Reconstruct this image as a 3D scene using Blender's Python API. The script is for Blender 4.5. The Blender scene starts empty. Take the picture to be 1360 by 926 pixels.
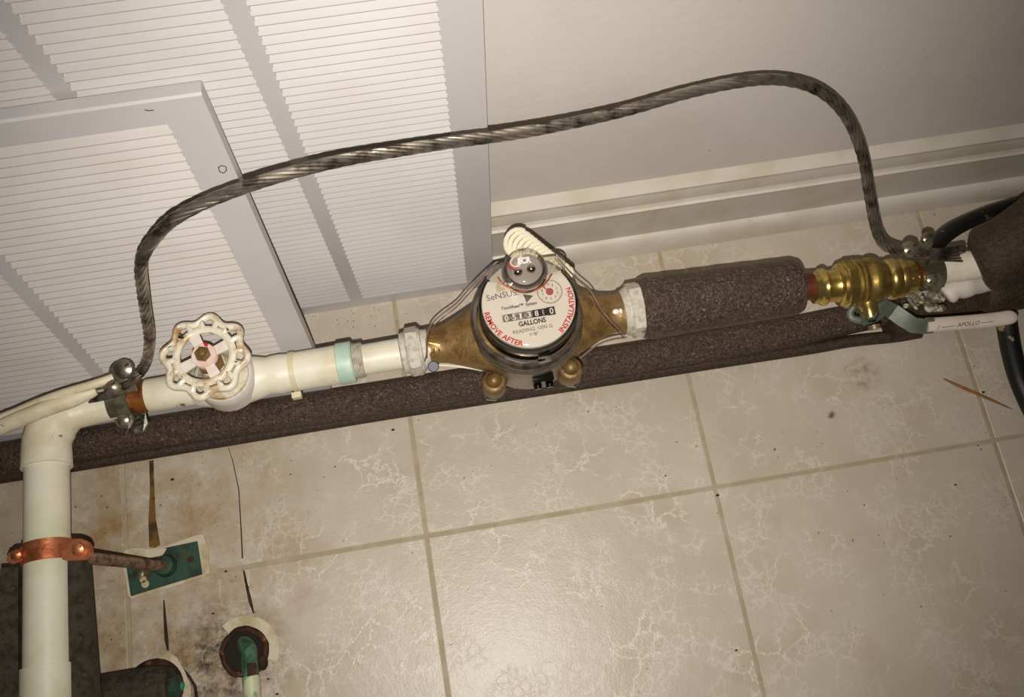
import bpy, bmesh, math, random
from mathutils import Vector, Matrix
random.seed(7)
C = bpy.context.scene.collection
sc = bpy.context.scene

# ------------------------------------------------------------------ camera
# metres; X along the back wall, Y towards it, Z up, camera above the origin
F = 1258.0
CX = Vector((0.98610352, -0.16606555, 0.0046991))      # image right, in world axes
CY = Vector((-0.15607736, -0.93574264, -0.3162682))    # image down
CZ = Vector((0.0569184, 0.31113977, -0.94865818))      # view direction
CO = Vector((0, 0, 0.98555))
cam_d = bpy.data.cameras.new('camera'); cam_d.sensor_fit = 'HORIZONTAL'; cam_d.sensor_width = 36
cam_d.lens = F / 1360 * 36; cam_d.clip_start = 0.01
cam = bpy.data.objects.new('camera', cam_d); C.objects.link(cam)
M = Matrix((CX, -CY, -CZ)).transposed().to_4x4(); M.translation = CO
cam.matrix_world = M
sc.camera = cam
# ------------------------------------------------------------------ world and light
w = bpy.data.worlds.new('world'); sc.world = w; w.use_nodes = True
w.node_tree.nodes['Background'].inputs[0].default_value = (1.0, 0.86, 0.68, 1)
w.node_tree.nodes['Background'].inputs[1].default_value = 0.03
fl = bpy.data.lights.new('phone_flash', 'SPOT')          # the phone's flash, just beside its lens
fl.energy = 32; fl.color = (1.0, 0.955, 0.90); fl.shadow_soft_size = 0.0018
fl.spot_size = math.radians(86); fl.spot_blend = 1.0
flo = bpy.data.objects.new('phone_flash', fl); C.objects.link(flo)
fp = CO + CY * 0.025 + CX * -0.004
FM = Matrix((CX, -CY, -CZ)).transposed().to_4x4(); FM.translation = fp
flo.matrix_world = FM
sc.view_settings.view_transform = 'Standard'; sc.view_settings.look = 'None'
sc.view_settings.exposure = 0.0; sc.view_settings.gamma = 1.0

# ------------------------------------------------------------------ measuring helpers (survey of the photograph)
def ray(u, v): return CX * ((u - 680) / F) + CY * ((v - 463) / F) + CZ
def P(u, v, z=0.0):
    d = ray(u, v); return CO + d * ((z - CO.z) / d.z)
def PY(u, v, Y):
    d = ray(u, v); return CO + d * (Y / d.y)
def mpp(p): return (Vector(p) - CO).dot(CZ) / F           # metres per pixel at a point

# ------------------------------------------------------------------ materials
def srgb(r, g, b):
    f = lambda c: (c / 12.92 if c <= .04045 else ((c + .055) / 1.055) ** 2.4)
    return (f(r / 255), f(g / 255), f(b / 255), 1)
def new_mat(name):
    m = bpy.data.materials.new(name); m.use_nodes = True
    return m, m.node_tree.nodes, m.node_tree.links, m.node_tree.nodes['Principled BSDF']
def mat(name, col, rough=.5, metal=0, col2=None, nscale=20, lo=.45, hi=.6, spots=None, sscale=150, slo=.62, shi=.68,
        bump=0, bscale=200, coat=0, spec=.5, rough2=None, detail=6):
    m, N, L, b = new_mat(name)
    b.inputs['Base Color'].default_value = col; b.inputs['Roughness'].default_value = rough
    b.inputs['Metallic'].default_value = metal; b.inputs['Coat Weight'].default_value = coat
    b.inputs['Coat Roughness'].default_value = .12
    b.inputs['Specular IOR Level'].default_value = spec
    tc = N.new('ShaderNodeNewGeometry')
    last = None
    def noise(scale, det=detail, rgh=.6):
        n = N.new('ShaderNodeTexNoise'); n.inputs['Scale'].default_value = scale
        n.inputs['Detail'].default_value = det; n.inputs['Roughness'].default_value = rgh
        L.new(tc.outputs['Position'], n.inputs['Vector']); return n
    def ramp(src, a, c):
        r = N.new('ShaderNodeMapRange'); r.inputs['From Min'].default_value = a; r.inputs['From Max'].default_value = c
        L.new(src, r.inputs['Value']); return r.outputs[0]
    if col2:
        n = noise(nscale); f = ramp(n.outputs['Fac'], lo, hi)
        mx = N.new('ShaderNodeMix'); mx.data_type = 'RGBA'; mx.inputs['A'].default_value = col; mx.inputs['B'].default_value = col2
        L.new(f, mx.inputs['Factor']); last = mx.outputs['Result']
        if rough2 is not None:
            r = N.new('ShaderNodeMapRange'); r.inputs['To Min'].default_value = rough; r.inputs['To Max'].default_value = rough2
            L.new(f, r.inputs['Value']); L.new(r.outputs[0], b.inputs['Roughness'])
    if spots:
        n = noise(sscale); f = ramp(n.outputs['Fac'], slo, shi)
        mx = N.new('ShaderNodeMix'); mx.data_type = 'RGBA'
        if last: L.new(last, mx.inputs['A'])
        else: mx.inputs['A'].default_value = col
        mx.inputs['B'].default_value = spots
        L.new(f, mx.inputs['Factor']); last = mx.outputs['Result']
    if last: L.new(last, b.inputs['Base Color'])
    if bump:
        n = noise(bscale, 3); bp = N.new('ShaderNodeBump'); bp.inputs['Strength'].default_value = 1
        bp.inputs['Distance'].default_value = bump; L.new(n.outputs['Fac'], bp.inputs['Height'])
        L.new(bp.outputs[0], b.inputs['Normal'])
    return m

def floor_material():
    m, N, L, b = new_mat('veined_vinyl')
    tc = N.new('ShaderNodeNewGeometry')
    def noise(scale, det, rgh=.55, vec=None):
        n = N.new('ShaderNodeTexNoise'); n.inputs['Scale'].default_value = scale
        n.inputs['Detail'].default_value = det; n.inputs['Roughness'].default_value = rgh
        L.new(vec or tc.outputs['Position'], n.inputs['Vector']); return n
    def mr(src, a, c, x=0, y=1):
        r = N.new('ShaderNodeMapRange'); r.inputs['From Min'].default_value = a; r.inputs['From Max'].default_value = c
        r.inputs['To Min'].default_value = x; r.inputs['To Max'].default_value = y
        L.new(src, r.inputs['Value']); return r.outputs[0]
    def math_(op, a, c):
        n = N.new('ShaderNodeMath'); n.operation = op
        for i, s in enumerate((a, c)):
            if isinstance(s, (int, float)): n.inputs[i].default_value = s
            else: L.new(s, n.inputs[i])
        return n.outputs[0]
    def mixc(fac, a, c):
        mx = N.new('ShaderNodeMix'); mx.data_type = 'RGBA'
        L.new(fac, mx.inputs['Factor'])
        for k, s in (('A', a), ('B', c)):
            if isinstance(s, tuple): mx.inputs[k].default_value = s
            else: L.new(s, mx.inputs[k])
        return mx.outputs['Result']
    # crackled veins: distance to the edges of warped cells, broken up by a mask
    def veins(scale, warp, width, mlo, mhi, mscale):
        nz = noise(scale * 1.6, 5, .7)
        s1 = N.new('ShaderNodeVectorMath'); s1.operation = 'SUBTRACT'; L.new(nz.outputs['Color'], s1.inputs[0]); s1.inputs[1].default_value = (.5, .5, .5)
        s2 = N.new('ShaderNodeVectorMath'); s2.operation = 'SCALE'; L.new(s1.outputs[0], s2.inputs[0]); s2.inputs['Scale'].default_value = warp
        s3 = N.new('ShaderNodeVectorMath'); s3.operation = 'ADD'; L.new(tc.outputs['Position'], s3.inputs[0]); L.new(s2.outputs[0], s3.inputs[1])
        v = N.new('ShaderNodeTexVoronoi'); v.feature = 'DISTANCE_TO_EDGE'; v.inputs['Scale'].default_value = scale
        L.new(s3.outputs[0], v.inputs['Vector'])
        e = mr(v.outputs['Distance'], 0, width, 1, 0)
        k = mr(noise(mscale, 3).outputs['Fac'], mlo, mhi)
        return math_('MULTIPLY', e, k)
    v1 = veins(30, .030, .040, .50, .58, 12)
    v2 = veins(85, .014, .075, .47, .58, 20)
    vv = math_('MAXIMUM', v1, math_('MULTIPLY', v2, .7))
    base = mixc(mr(noise(5, 4).outputs['Fac'], .38, .62), srgb(190, 177, 157), srgb(201, 188, 171))
    base = mixc(mr(noise(12, 6, .6).outputs['Fac'], .50, .80), base, srgb(182, 166, 138))
    base = mixc(math_('MULTIPLY', vv, .42), base, srgb(236, 228, 214))  # veins mixed paler: part of their gloss is painted into the colour
    # yellowed, dirty corner around the pipe entries on the left, worn marks with a shape of their own
    sep = N.new('ShaderNodeSeparateXYZ'); L.new(tc.outputs['Position'], sep.inputs[0])
    dx = math_('ADD', sep.outputs[0], .36); dy = math_('SUBTRACT', sep.outputs[1], .13)
    d = math_('SQRT', math_('ADD', math_('MULTIPLY', dx, dx), math_('MULTIPLY', math_('MULTIPLY', dy, dy), .6)), 0)
    near = mr(d, .07, .24, 1, 0)
    dirt = math_('MULTIPLY', near, mr(noise(22, 8, .7).outputs['Fac'], .36, .68))
    base = mixc(math_('MULTIPLY', dirt, .9), base, srgb(150, 116, 62))
    # black mildew around the hole
    h = HOLE
    hx = math_('SUBTRACT', sep.outputs[0], h.x - .022); hy = math_('SUBTRACT', sep.outputs[1], h.y - .008)
    hd = math_('SQRT', math_('ADD', math_('MULTIPLY', hx, hx), math_('MULTIPLY', hy, hy)), 0)
    mil = math_('MULTIPLY', mr(hd, .018, .075, 1, 0), mr(noise(70, 8, .75).outputs['Fac'], .42, .60))
    base = mixc(math_('MULTIPLY', mil, .95), base, srgb(48, 36, 22))
    # an old tan stain and a smudge on the tile right of the meter
    for (u, v, rr_, cc, am) in ((1145, 497, .024, srgb(150, 122, 88), .75), (1104, 551, .006, srgb(90, 84, 66), .9)):
        q = P(u, v); ax_ = math_('SUBTRACT', sep.outputs[0], q.x); ay_ = math_('SUBTRACT', sep.outputs[1], q.y)
        dd = math_('SQRT', math_('ADD', math_('MULTIPLY', ax_, ax_), math_('MULTIPLY', ay_, ay_)), 0)
        st = math_('MULTIPLY', mr(dd, rr_*.4, rr_, 1, 0), mr(noise(90, 6, .7).outputs['Fac'], .42, .60))
        base = mixc(math_('MULTIPLY', st, am), base, cc)
    # small specks everywhere
    sp = mr(noise(160, 2, .5).outputs['Fac'], .735, .76)
    base = mixc(math_('MULTIPLY', sp, .8), base, srgb(74, 60, 40))
    sp2 = math_('MULTIPLY', mr(noise(75, 5, .7).outputs['Fac'], .60, .72), near)
    base = mixc(math_('MULTIPLY', sp2, .6), base, srgb(98, 78, 48))
    L.new(base, b.inputs['Base Color'])
    L.new(mr(vv, 0, 1, .36, .44), b.inputs['Roughness'])
    L.new(mr(vv, 0, 1, .42, 1.0), b.inputs['Specular IOR Level'])
    hgt = math_('ADD', math_('MULTIPLY', vv, .12), math_('MULTIPLY', noise(420, 3, .6).outputs['Fac'], .22))
    hgt = math_('ADD', hgt, math_('MULTIPLY', noise(60, 3, .6).outputs['Fac'], .45))
    bp = N.new('ShaderNodeBump'); bp.inputs['Distance'].default_value = .0008; bp.inputs['Strength'].default_value = 1.0
    L.new(hgt, bp.inputs['Height']); L.new(bp.outputs[0], b.inputs['Normal'])
    return m

def clear_material(name, tint=(1, 1, 1, 1), gloss=.12):
    m, N, L, b = new_mat(name); N.remove(b)
    out = [n for n in N if n.type == 'OUTPUT_MATERIAL'][0]
    t = N.new('ShaderNodeBsdfTransparent'); t.inputs[0].default_value = tint
    g = N.new('ShaderNodeBsdfGlossy'); g.inputs['Roughness'].default_value = .06
    mx = N.new('ShaderNodeMixShader'); fr = N.new('ShaderNodeFresnel'); fr.inputs[0].default_value = 1.49
    ad = N.new('ShaderNodeMath'); ad.operation = 'ADD'; ad.inputs[1].default_value = gloss; ad.use_clamp = True
    L.new(fr.outputs[0], ad.inputs[0]); L.new(ad.outputs[0], mx.inputs[0]); L.new(t.outputs[0], mx.inputs[1]); L.new(g.outputs[0], mx.inputs[2])
    L.new(mx.outputs[0], out.inputs[0]); return m

HOLE = P(325, 866, 0)
MT = {}
MT['vinyl'] = floor_material()
MT['grout'] = mat('grout_groove', srgb(166, 150, 120), .7, col2=srgb(178, 163, 136), nscale=40)
MT['subfloor'] = mat('brown_subfloor', srgb(116, 84, 36), .9, col2=srgb(62, 42, 16), nscale=60)
MT['crack_dirt'] = mat('dark_crack_dirt', srgb(58, 40, 20), .9, col2=srgb(34, 24, 12), nscale=90)
MT['wall'] = mat('wall_paint', srgb(226, 218, 208), .5, col2=srgb(219, 210, 200), nscale=4, spots=srgb(158, 140, 118), sscale=38, slo=.735, shi=.77, bump=.0003, bscale=90, spec=.3)
MT['trim'] = mat('trim_paint', srgb(222, 213, 198), .45, col2=srgb(212, 200, 180), nscale=14, spots=srgb(140, 122, 92), sscale=90, slo=.70, shi=.76, bump=.0003, bscale=120)
MT['vinyl_door'] = mat('white_plastic', srgb(206, 201, 200), .36, col2=srgb(202, 197, 195), nscale=6, spec=.5)
MT['slat'] = mat('white_slat_plastic', srgb(213, 208, 204), .24, col2=srgb(209, 203, 198), nscale=8, spec=.45)
MT['slat_old'] = mat('ivory_slat_plastic', srgb(212, 206, 199), .26, col2=srgb(207, 200, 192), nscale=8)
MT['cream'] = mat('cream_pipe_paint', srgb(230, 223, 202), .42, col2=srgb(214, 202, 170), nscale=22, lo=.46, hi=.68, spots=srgb(128, 84, 34), sscale=80, slo=.66, shi=.72, bump=.0005, bscale=110)
MT['green_cream'] = mat('greenish_pipe_paint', srgb(226, 221, 197), .42, col2=srgb(206, 206, 166), nscale=14, lo=.42, hi=.66, spots=srgb(120, 90, 40), sscale=60, slo=.70, shi=.74, bump=.0004, bscale=100)
MT['wheel'] = mat('chipped_cream_enamel', srgb(228, 219, 196), .35, col2=srgb(172, 130, 76), nscale=60, lo=.46, hi=.64, spots=srgb(40, 28, 14), sscale=110, slo=.63, shi=.67, bump=.0005, bscale=150)
MT['wheel_white'] = mat('white_enamel', srgb(228, 220, 208), .4, col2=srgb(220, 204, 190), nscale=40)
MT['pink'] = mat('pink_washer_paint', srgb(230, 214, 204), .45, col2=srgb(224, 190, 176), nscale=60)
MT['paint_grey'] = mat('speckled_grey_paint', srgb(206, 200, 184), .5, col2=srgb(174, 165, 144), nscale=220, lo=.45, hi=.66, spots=srgb(112, 98, 62), sscale=60, slo=.62, shi=.7, bump=.0005, bscale=180)
MT['bonnet'] = mat('pale_grey_enamel', srgb(208, 203, 194), .35, col2=srgb(198, 190, 176), nscale=30)
MT['mint'] = mat('mint_paint', srgb(176, 204, 184), .4, col2=srgb(206, 218, 196), nscale=40, spots=srgb(96, 60, 30), sscale=80, slo=.68, shi=.72)
MT['bronze'] = mat('dull_bronze', srgb(142, 112, 66), .46, .4, col2=srgb(112, 84, 46), nscale=60, spots=srgb(190, 168, 124), sscale=260, slo=.66, shi=.72, bump=.0006, bscale=170)
MT['bronze_dark'] = mat('dark_bronze', srgb(134, 118, 94), .38, .5, col2=srgb(150, 138, 118), nscale=50, bump=.0004, bscale=150)
MT['brass'] = mat('bright_brass', srgb(206, 178, 104), .2, .9, col2=srgb(170, 142, 72), nscale=30, bump=.00008, bscale=200, rough2=.32)
MT['brass_cast'] = mat('cast_brass', srgb(174, 146, 80), .38, .8, col2=srgb(134, 108, 52), nscale=50, bump=.0002, bscale=300)
MT['copper_brown'] = mat('brown_oxidised_copper', srgb(150, 88, 36), .4, .4, col2=srgb(100, 50, 18), nscale=60)
MT['copper_red'] = mat('red_primed_copper', srgb(104, 54, 34), .35, .2, col2=srgb(84, 40, 24), nscale=60)
MT['copper'] = mat('bright_copper', srgb(226, 146, 104), .42, .8, col2=srgb(190, 108, 66), nscale=70, bump=.0003, bscale=200)
MT['rod'] = mat('coppered_steel_rod', srgb(172, 142, 120), .32, .7, col2=srgb(112, 82, 60), nscale=90)
MT['verdigris'] = mat('verdigris', srgb(44, 74, 54), .6, .1, col2=srgb(30, 46, 34), nscale=60, spots=srgb(86, 66, 34), sscale=50, slo=.58, shi=.66, bump=.0006, bscale=160)
MT['verdigris_light'] = mat('pale_verdigris', srgb(78, 112, 84), .65, .1, col2=srgb(40, 78, 56), nscale=120, bump=.0006, bscale=200)
MT['steel'] = mat('zinc_steel', srgb(150, 150, 140), .3, .95, col2=srgb(110, 108, 96), nscale=60, bump=.0002, bscale=200)
MT['clamp_bronze'] = mat('tarnished_clamp_bronze', srgb(122, 116, 92), .38, .5, col2=srgb(86, 80, 60), nscale=80, bump=.0004, bscale=180)
MT['screw'] = mat('tarnished_screw', srgb(150, 142, 122), .28, .7, col2=srgb(104, 96, 78), nscale=60)
MT['wire'] = mat('tarnished_wire', srgb(168, 158, 144), .28, .85, col2=srgb(70, 61, 50), nscale=60, lo=.42, hi=.62, rough2=.5)
MT['wire_dark'] = mat('dark_wire_core', srgb(40, 34, 28), .6, .5)
MT['foam'] = mat('brown_pipe_foam', srgb(86, 67, 53), .4, col2=srgb(58, 43, 33), nscale=260, lo=.4, hi=.6, spots=srgb(140, 126, 115), sscale=420, slo=.60, shi=.70, bump=.0028, bscale=430, spec=.45, detail=3)  # pale spots paint the sparkle of the foam into its colour
MT['foam_dark'] = mat('dark_pipe_foam', srgb(68, 51, 36), .6, col2=srgb(46, 33, 22), nscale=260, lo=.4, hi=.6, bump=.0016, bscale=430, detail=3)
MT['foam_grey'] = mat('grey_pipe_foam', srgb(66, 57, 43), .85, col2=srgb(40, 34, 25), nscale=120, spots=srgb(104, 92, 66), sscale=380, slo=.64, shi=.7, bump=.0010, bscale=380)
MT['black_rubber'] = mat('black_cable_jacket', srgb(14, 15, 12), .5, col2=srgb(20, 21, 16), nscale=60, spots=srgb(150, 128, 88), sscale=46, slo=.63, shi=.65)
MT['black'] = mat('black_plastic', srgb(18, 14, 12), .18)
MT['cable_white'] = mat('cream_cable_paint', srgb(226, 214, 184), .5, col2=srgb(206, 188, 150), nscale=40, lo=.5, hi=.7, bump=.0005, bscale=120)
MT['cable_cream'] = mat('cream_cable_jacket', srgb(236, 225, 198), .4)
MT['seal_wire'] = mat('red_brown_seal_wire', srgb(104, 50, 30), .4, .6, col2=srgb(150, 110, 84), nscale=160)
MT['grey_wire'] = mat('grey_brown_sense_wire', srgb(120, 98, 80), .5)
MT['lead'] = mat('lead_seal', srgb(72, 72, 80), .5, .3)
MT['bezel'] = mat('polished_dark_bezel', srgb(112, 101, 88), .26, .6, col2=srgb(76, 66, 56), nscale=60, bump=.0001, bscale=300)
MT['can'] = mat('register_can', srgb(168, 160, 148), .4, .25)
MT['face'] = mat('register_face', srgb(224, 216, 204), .5)
MT['plate_grey'] = mat('grey_plate', srgb(134, 127, 114), .45, .1)
MT['ink'] = mat('black_ink', srgb(28, 26, 26), .6)
MT['ink_grey'] = mat('grey_ink', srgb(90, 82, 74), .6)
MT['ink_red'] = mat('red_ink', srgb(196, 24, 34), .6)
MT['ink_white'] = mat('white_ink', srgb(238, 234, 226), .5)
MT['red'] = mat('red_plastic', srgb(196, 40, 24), .35)
MT['dial_red'] = mat('dull_red_pointer', srgb(170, 72, 70), .5)
MT['digit_grey'] = mat('grey_counter_wheel', srgb(150, 142, 128), .5, col2=srgb(100, 92, 80), nscale=400, lo=.45, hi=.55)
MT['chrome'] = mat('chrome_ball', srgb(190, 186, 178), .12, 1.0)
MT['clear'] = clear_material('clear_polycarbonate', (.93, .91, .88, 1), .03)
MT['clear_thick'] = clear_material('thick_clear_plastic', (.93, .91, .88, 1), .06)
MT['inner_grey'] = mat('grey_sensor_core', srgb(168, 158, 148), .4)
MT['handle_steel'] = mat('zinc_lever_steel', srgb(106, 111, 98), .5, .3, col2=srgb(90, 94, 82), nscale=40)
MT['handle_white'] = mat('white_dipped_grip', srgb(216, 204, 190), .35, col2=srgb(204, 190, 172), nscale=20)
MT['caulk'] = mat('white_caulk', srgb(222, 212, 198), .6, bump=.0008, bscale=90)
MT['torn'] = mat('torn_cream_backing', srgb(208, 196, 168), .8, col2=srgb(184, 166, 128), nscale=50, bump=.0006, bscale=140)
MT['rust'] = mat('rusted_iron', srgb(70, 42, 22), .8, .2, col2=srgb(40, 24, 14), nscale=60, spots=srgb(140, 80, 40), sscale=70, slo=.6, shi=.66, bump=.0010, bscale=140)
MT['hole_dark'] = mat('dark_hole_disc', srgb(30, 22, 14), .9)  # plain dark colour for the disc in the pipe hole
MT['straw'] = mat('dry_straw', srgb(150, 100, 40), .6, col2=srgb(120, 76, 28), nscale=80)
MT['grit'] = mat('dark_grit', srgb(34, 26, 18), .7)
MT['zip'] = mat('aged_nylon', srgb(216, 204, 166), .4)

# ------------------------------------------------------------------ mesh helpers
class MB:
    def __init__(s): s.v = []; s.f = []
    def add(s, vs, fs):
        o = len(s.v); s.v += [Vector(p) for p in vs]; s.f += [tuple(i + o for i in f) for f in fs]; return s
    def box(s, a, b):
        x0, y0, z0 = a; x1, y1, z1 = b
        return s.add([(x0,y0,z0),(x1,y0,z0),(x1,y1,z0),(x0,y1,z0),(x0,y0,z1),(x1,y0,z1),(x1,y1,z1),(x0,y1,z1)],
                     [(0,3,2,1),(4,5,6,7),(0,1,5,4),(1,2,6,5),(2,3,7,6),(3,0,4,7)])
    def prism(s, pts, up, thick):          # pts: flat outline (world), extruded along up
        up = Vector(up).normalized() * thick; n = len(pts)
        return s.add([Vector(p) for p in pts] + [Vector(p) + up for p in pts],
                     [tuple(reversed(range(n))), tuple(range(n, 2*n))] + [(i, (i+1) % n, (i+1) % n + n, i + n) for i in range(n)])
    def tube(s, path, r, n=14, caps=True, closed=False, squash=1.0, phase=0.0):
        pts = [Vector(p) for p in path]; m = len(pts)
        rr = r if isinstance(r, (list, tuple)) else [r] * m
        def tan(i):
            if closed: return (pts[(i+1) % m] - pts[i-1]).normalized()
            return (pts[min(i+1, m-1)] - pts[max(i-1, 0)]).normalized()
        t = tan(0); u = t.orthogonal().normalized()
        if abs(t.z) < .9: u = (Vector((0,0,1)) - t * t.z).normalized()
        vs = []
        for i in range(m):
            t2 = tan(i); q = t.rotation_difference(t2); u = q @ u; u = (u - t2 * u.dot(t2)).normalized(); t = t2
            w = t.cross(u)
            for k in range(n):
                a = 2 * math.pi * k / n + phase
                vs.append(pts[i] + (u * math.cos(a) * squash + w * math.sin(a)) * rr[i])
        fs = []
        for i in range(m if closed else m - 1):
            j = (i + 1) % m
            for k in range(n):
                l = (k + 1) % n; fs.append((i*n+k, i*n+l, j*n+l, j*n+k))
        if caps and not closed:
            fs.append(tuple(reversed(range(n)))); fs.append(tuple(range((m-1)*n, m*n)))
        return s.add(vs, fs)
    def lathe(s, base, axis, prof, n=32, ref=None):   # prof: (distance along axis, radius)
        base = Vector(base); a = Vector(axis).normalized()
        u = (Vector(ref) - a * Vector(ref).dot(a)).normalized() if ref else a.orthogonal().normalized()
        w = a.cross(u); vs = []
        for d, r in prof:
            for k in range(n):
                th = 2 * math.pi * k / n
                vs.append(base + a * d + (u * math.cos(th) + w * math.sin(th)) * max(r, 1e-5))
        fs = [tuple(reversed(range(n)))]
        for i in range(len(prof) - 1):
            for k in range(n):
                l = (k + 1) % n; fs.append((i*n+k, i*n+l, (i+1)*n+l, (i+1)*n+k))
        fs.append(tuple(range((len(prof)-1)*n, len(prof)*n)))
        return s.add(vs, fs)
    def ball(s, c, r, n=16, m=10, squash=(1,1,1)):
        c = Vector(c); vs = []
        for i in range(1, m):
            ph = math.pi * i / m
            for k in range(n):
                th = 2 * math.pi * k / n
                vs.append(c + Vector((math.sin(ph)*math.cos(th)*squash[0], math.sin(ph)*math.sin(th)*squash[1], math.cos(ph)*squash[2])) * r)
        vs += [c + Vector((0,0,r*squash[2])), c - Vector((0,0,r*squash[2]))]
        T = (m-1)*n; fs = []
        for i in range(m-2):
            for k in range(n):
                l = (k+1) % n; fs.append((i*n+k, (i+1)*n+k, (i+1)*n+l, i*n+l))
        for k in range(n):
            l = (k+1) % n; fs.append((T, k, l)); fs.append((T+1, (m-2)*n+l, (m-2)*n+k))
        return s.add(vs, fs)

def root_of(o):
    while o.parent: o = o.parent
    return o
def build(name, mb, m, parent=None, local=False, base=None, smooth=True, ang=38):
    """links an MB as ONE mesh object; the MB is in world coordinates unless local"""
    if isinstance(mb, bpy.types.Mesh): me = mb
    else:
        me = bpy.data.meshes.new(name)
        off = Vector((0,0,0))
        if not local:
            off = root_of(parent).location if parent else Vector(base or (0,0,0))
        me.from_pydata([tuple(v - off) for v in mb.v], [], mb.f)
    me.materials.append(MT[m] if isinstance(m, str) else m)
    if smooth:
        for p in me.polygons: p.use_smooth = True
        me.set_sharp_from_angle(angle=math.radians(ang))
    o = bpy.data.objects.new(name, me); C.objects.link(o)
    if parent: o.parent = parent
    elif base: o.location = base
    return o
def tag(o, label=None, cat=None, group=None, kind=None):
    if label: o['label'] = label
    if cat: o['category'] = cat
    if group: o['group'] = group
    if kind: o['kind'] = kind
    return o
def thing(name, loc, label, cat, group=None, rx=0):
    o = bpy.data.objects.new(name, None); o.empty_display_size = .02; C.objects.link(o)
    o.location = loc; o.rotation_euler = (rx, 0, 0); return tag(o, label, cat, group)
def lerp(a, b, t): return a + (b - a) * t
def smoothpath(pts, k=6):
    pts = [Vector(p) for p in pts]; out = []
    for i in range(len(pts) - 1):
        p0 = pts[max(i-1, 0)]; p1 = pts[i]; p2 = pts[i+1]; p3 = pts[min(i+2, len(pts)-1)]
        for j in range(k):
            t = j / k
            out.append(0.5 * ((2*p1) + (-p0+p2)*t + (2*p0-5*p1+4*p2-p3)*t*t + (-p0+3*p1-3*p2+p3)*t*t*t))
    out.append(pts[-1]); return out
def hexprof(mb, base, axis, L, r, ref=None, ch=.0012, n=6):
    mb.lathe(base, axis, [(0, r - ch), (ch, r), (L - ch, r), (L, r - ch)], n, ref); return mb
def along(u0, v0, u1, v1, z, prof, n=36, z1=None):
    """lathe along a pipe whose axis runs between two surveyed points; prof = (u, radius in px)"""
    a = P(u0, v0, z); b = P(u1, v1, z if z1 is None else z1); ax = b - a; L = ax.length
    pr = [((u - u0) / (u1 - u0) * L, r * mpp(a.lerp(b, (u - u0) / (u1 - u0)))) for u, r in prof]
    return a, ax, pr

# ------------------------------------------------------------------ text helper
def text_mesh(s, bold=0.0, shear=0.0):
    cu = bpy.data.curves.new('t', 'FONT'); cu.body = s; cu.size = 1; cu.offset = bold; cu.shear = shear; cu.resolution_u = 3
    ob = bpy.data.objects.new('t', cu); C.objects.link(ob)
    dg = bpy.context.evaluated_depsgraph_get(); dg.update()
    me = bpy.data.meshes.new_from_object(ob.evaluated_get(dg))
    vs = [Vector(v.co) for v in me.vertices]; fs = [tuple(p.vertices) for p in me.polygons]
    bpy.data.objects.remove(ob); bpy.data.curves.remove(cu); bpy.data.meshes.remove(me)
    return vs, fs
def flat_text(s, A, B, hgt, bold=0.0, shear=0.0, nrm=Vector((0,0,1)), lift=.0001):
    """flat lettering whose baseline runs from A to B, capital height hgt"""
    vs, fs = text_mesh(s, bold, shear)
    x0 = min(v.x for v in vs); x1 = max(v.x for v in vs); ex = (B - A); W = ex.length; ex = ex / W; ey = nrm.cross(ex).normalized()
    mb = MB(); mb.add([A + ex * ((v.x - x0) / (x1 - x0) * W) + ey * (v.y / .7 * hgt) + nrm * lift for v in vs], fs); return mb
def arc_text(s, c, R, a0, a1, hgt, z, bold=0.0):
    """lettering around a circle, read counter-clockwise with its feet outwards"""
    vs, fs = text_mesh(s, bold); x0 = min(v.x for v in vs); x1 = max(v.x for v in vs); o = []
    for v in vs:
        a = a0 + (v.x - x0) / (x1 - x0) * (a1 - a0); r = R - v.y / .7 * hgt
        o.append(Vector((c.x + r * math.cos(a), c.y + r * math.sin(a), z)))
    mb = MB(); mb.add(o, fs); return mb

# ================================================================== THE SETTING
WALL_Y = .432
floor = build('floor', MB().box((-1.3, -.9, -.03), (1.5, .60, -.0005)), 'grout', base=(0, 0, 0))
tag(floor, kind='structure')
def clip_ring(c, r, n, wob=0): 
    return [Vector((c.x + r*(1+wob*math.sin(3*a+1)+wob*.7*math.sin(7*a))*math.cos(a), c.y + r*(1+wob*math.sin(3*a+1)+wob*.7*math.sin(7*a))*math.sin(a), 0)) for a in [2*math.pi*i/n for i in range(n)]]
def slit(pts):            # (u, v, half width px) -> thin closed outline
    L_, R_ = [], []
    for i, (u, v, h) in enumerate(pts):
        L_.append(P(u - h, v)); R_.append(P(u + h, v))
    return L_ + R_[::-1]
gapA = [P(*q) for q in ((198, 612), (204, 611), (205, 650), (207, 690), (213, 724), (206, 728), (198, 727), (197, 690), (199, 650))]
crackA = slit([(303, 594, .35), (309, 612, .6), (317, 650, .7), (320, 700, .8), (322, 742, 1.0)])
crackB = slit([(323.5, 757, 1.2), (327, 775, 1.8), (332, 798, 2.4), (337, 815, 1.2)])
crackC = slit([(217.5, 797, .9), (219, 822, 2.0), (221, 850, 2.8), (223, 864, 1.4)])
crackD = slit([(231, 872, 1.0), (238, 884, 2.4), (250, 897, 2.6), (259, 912, 2.6), (262, 935, 2.2), (262, 960, 1)])
hole_ring = clip_ring(HOLE, .0245, 32, .02)
HOLES = [gapA, crackA, crackB, crackC, crackD, hole_ring]
def inside(pt, x0, x1, y0, y1): return x0 < pt.x < x1 and y0 < pt.y < y1
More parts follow.
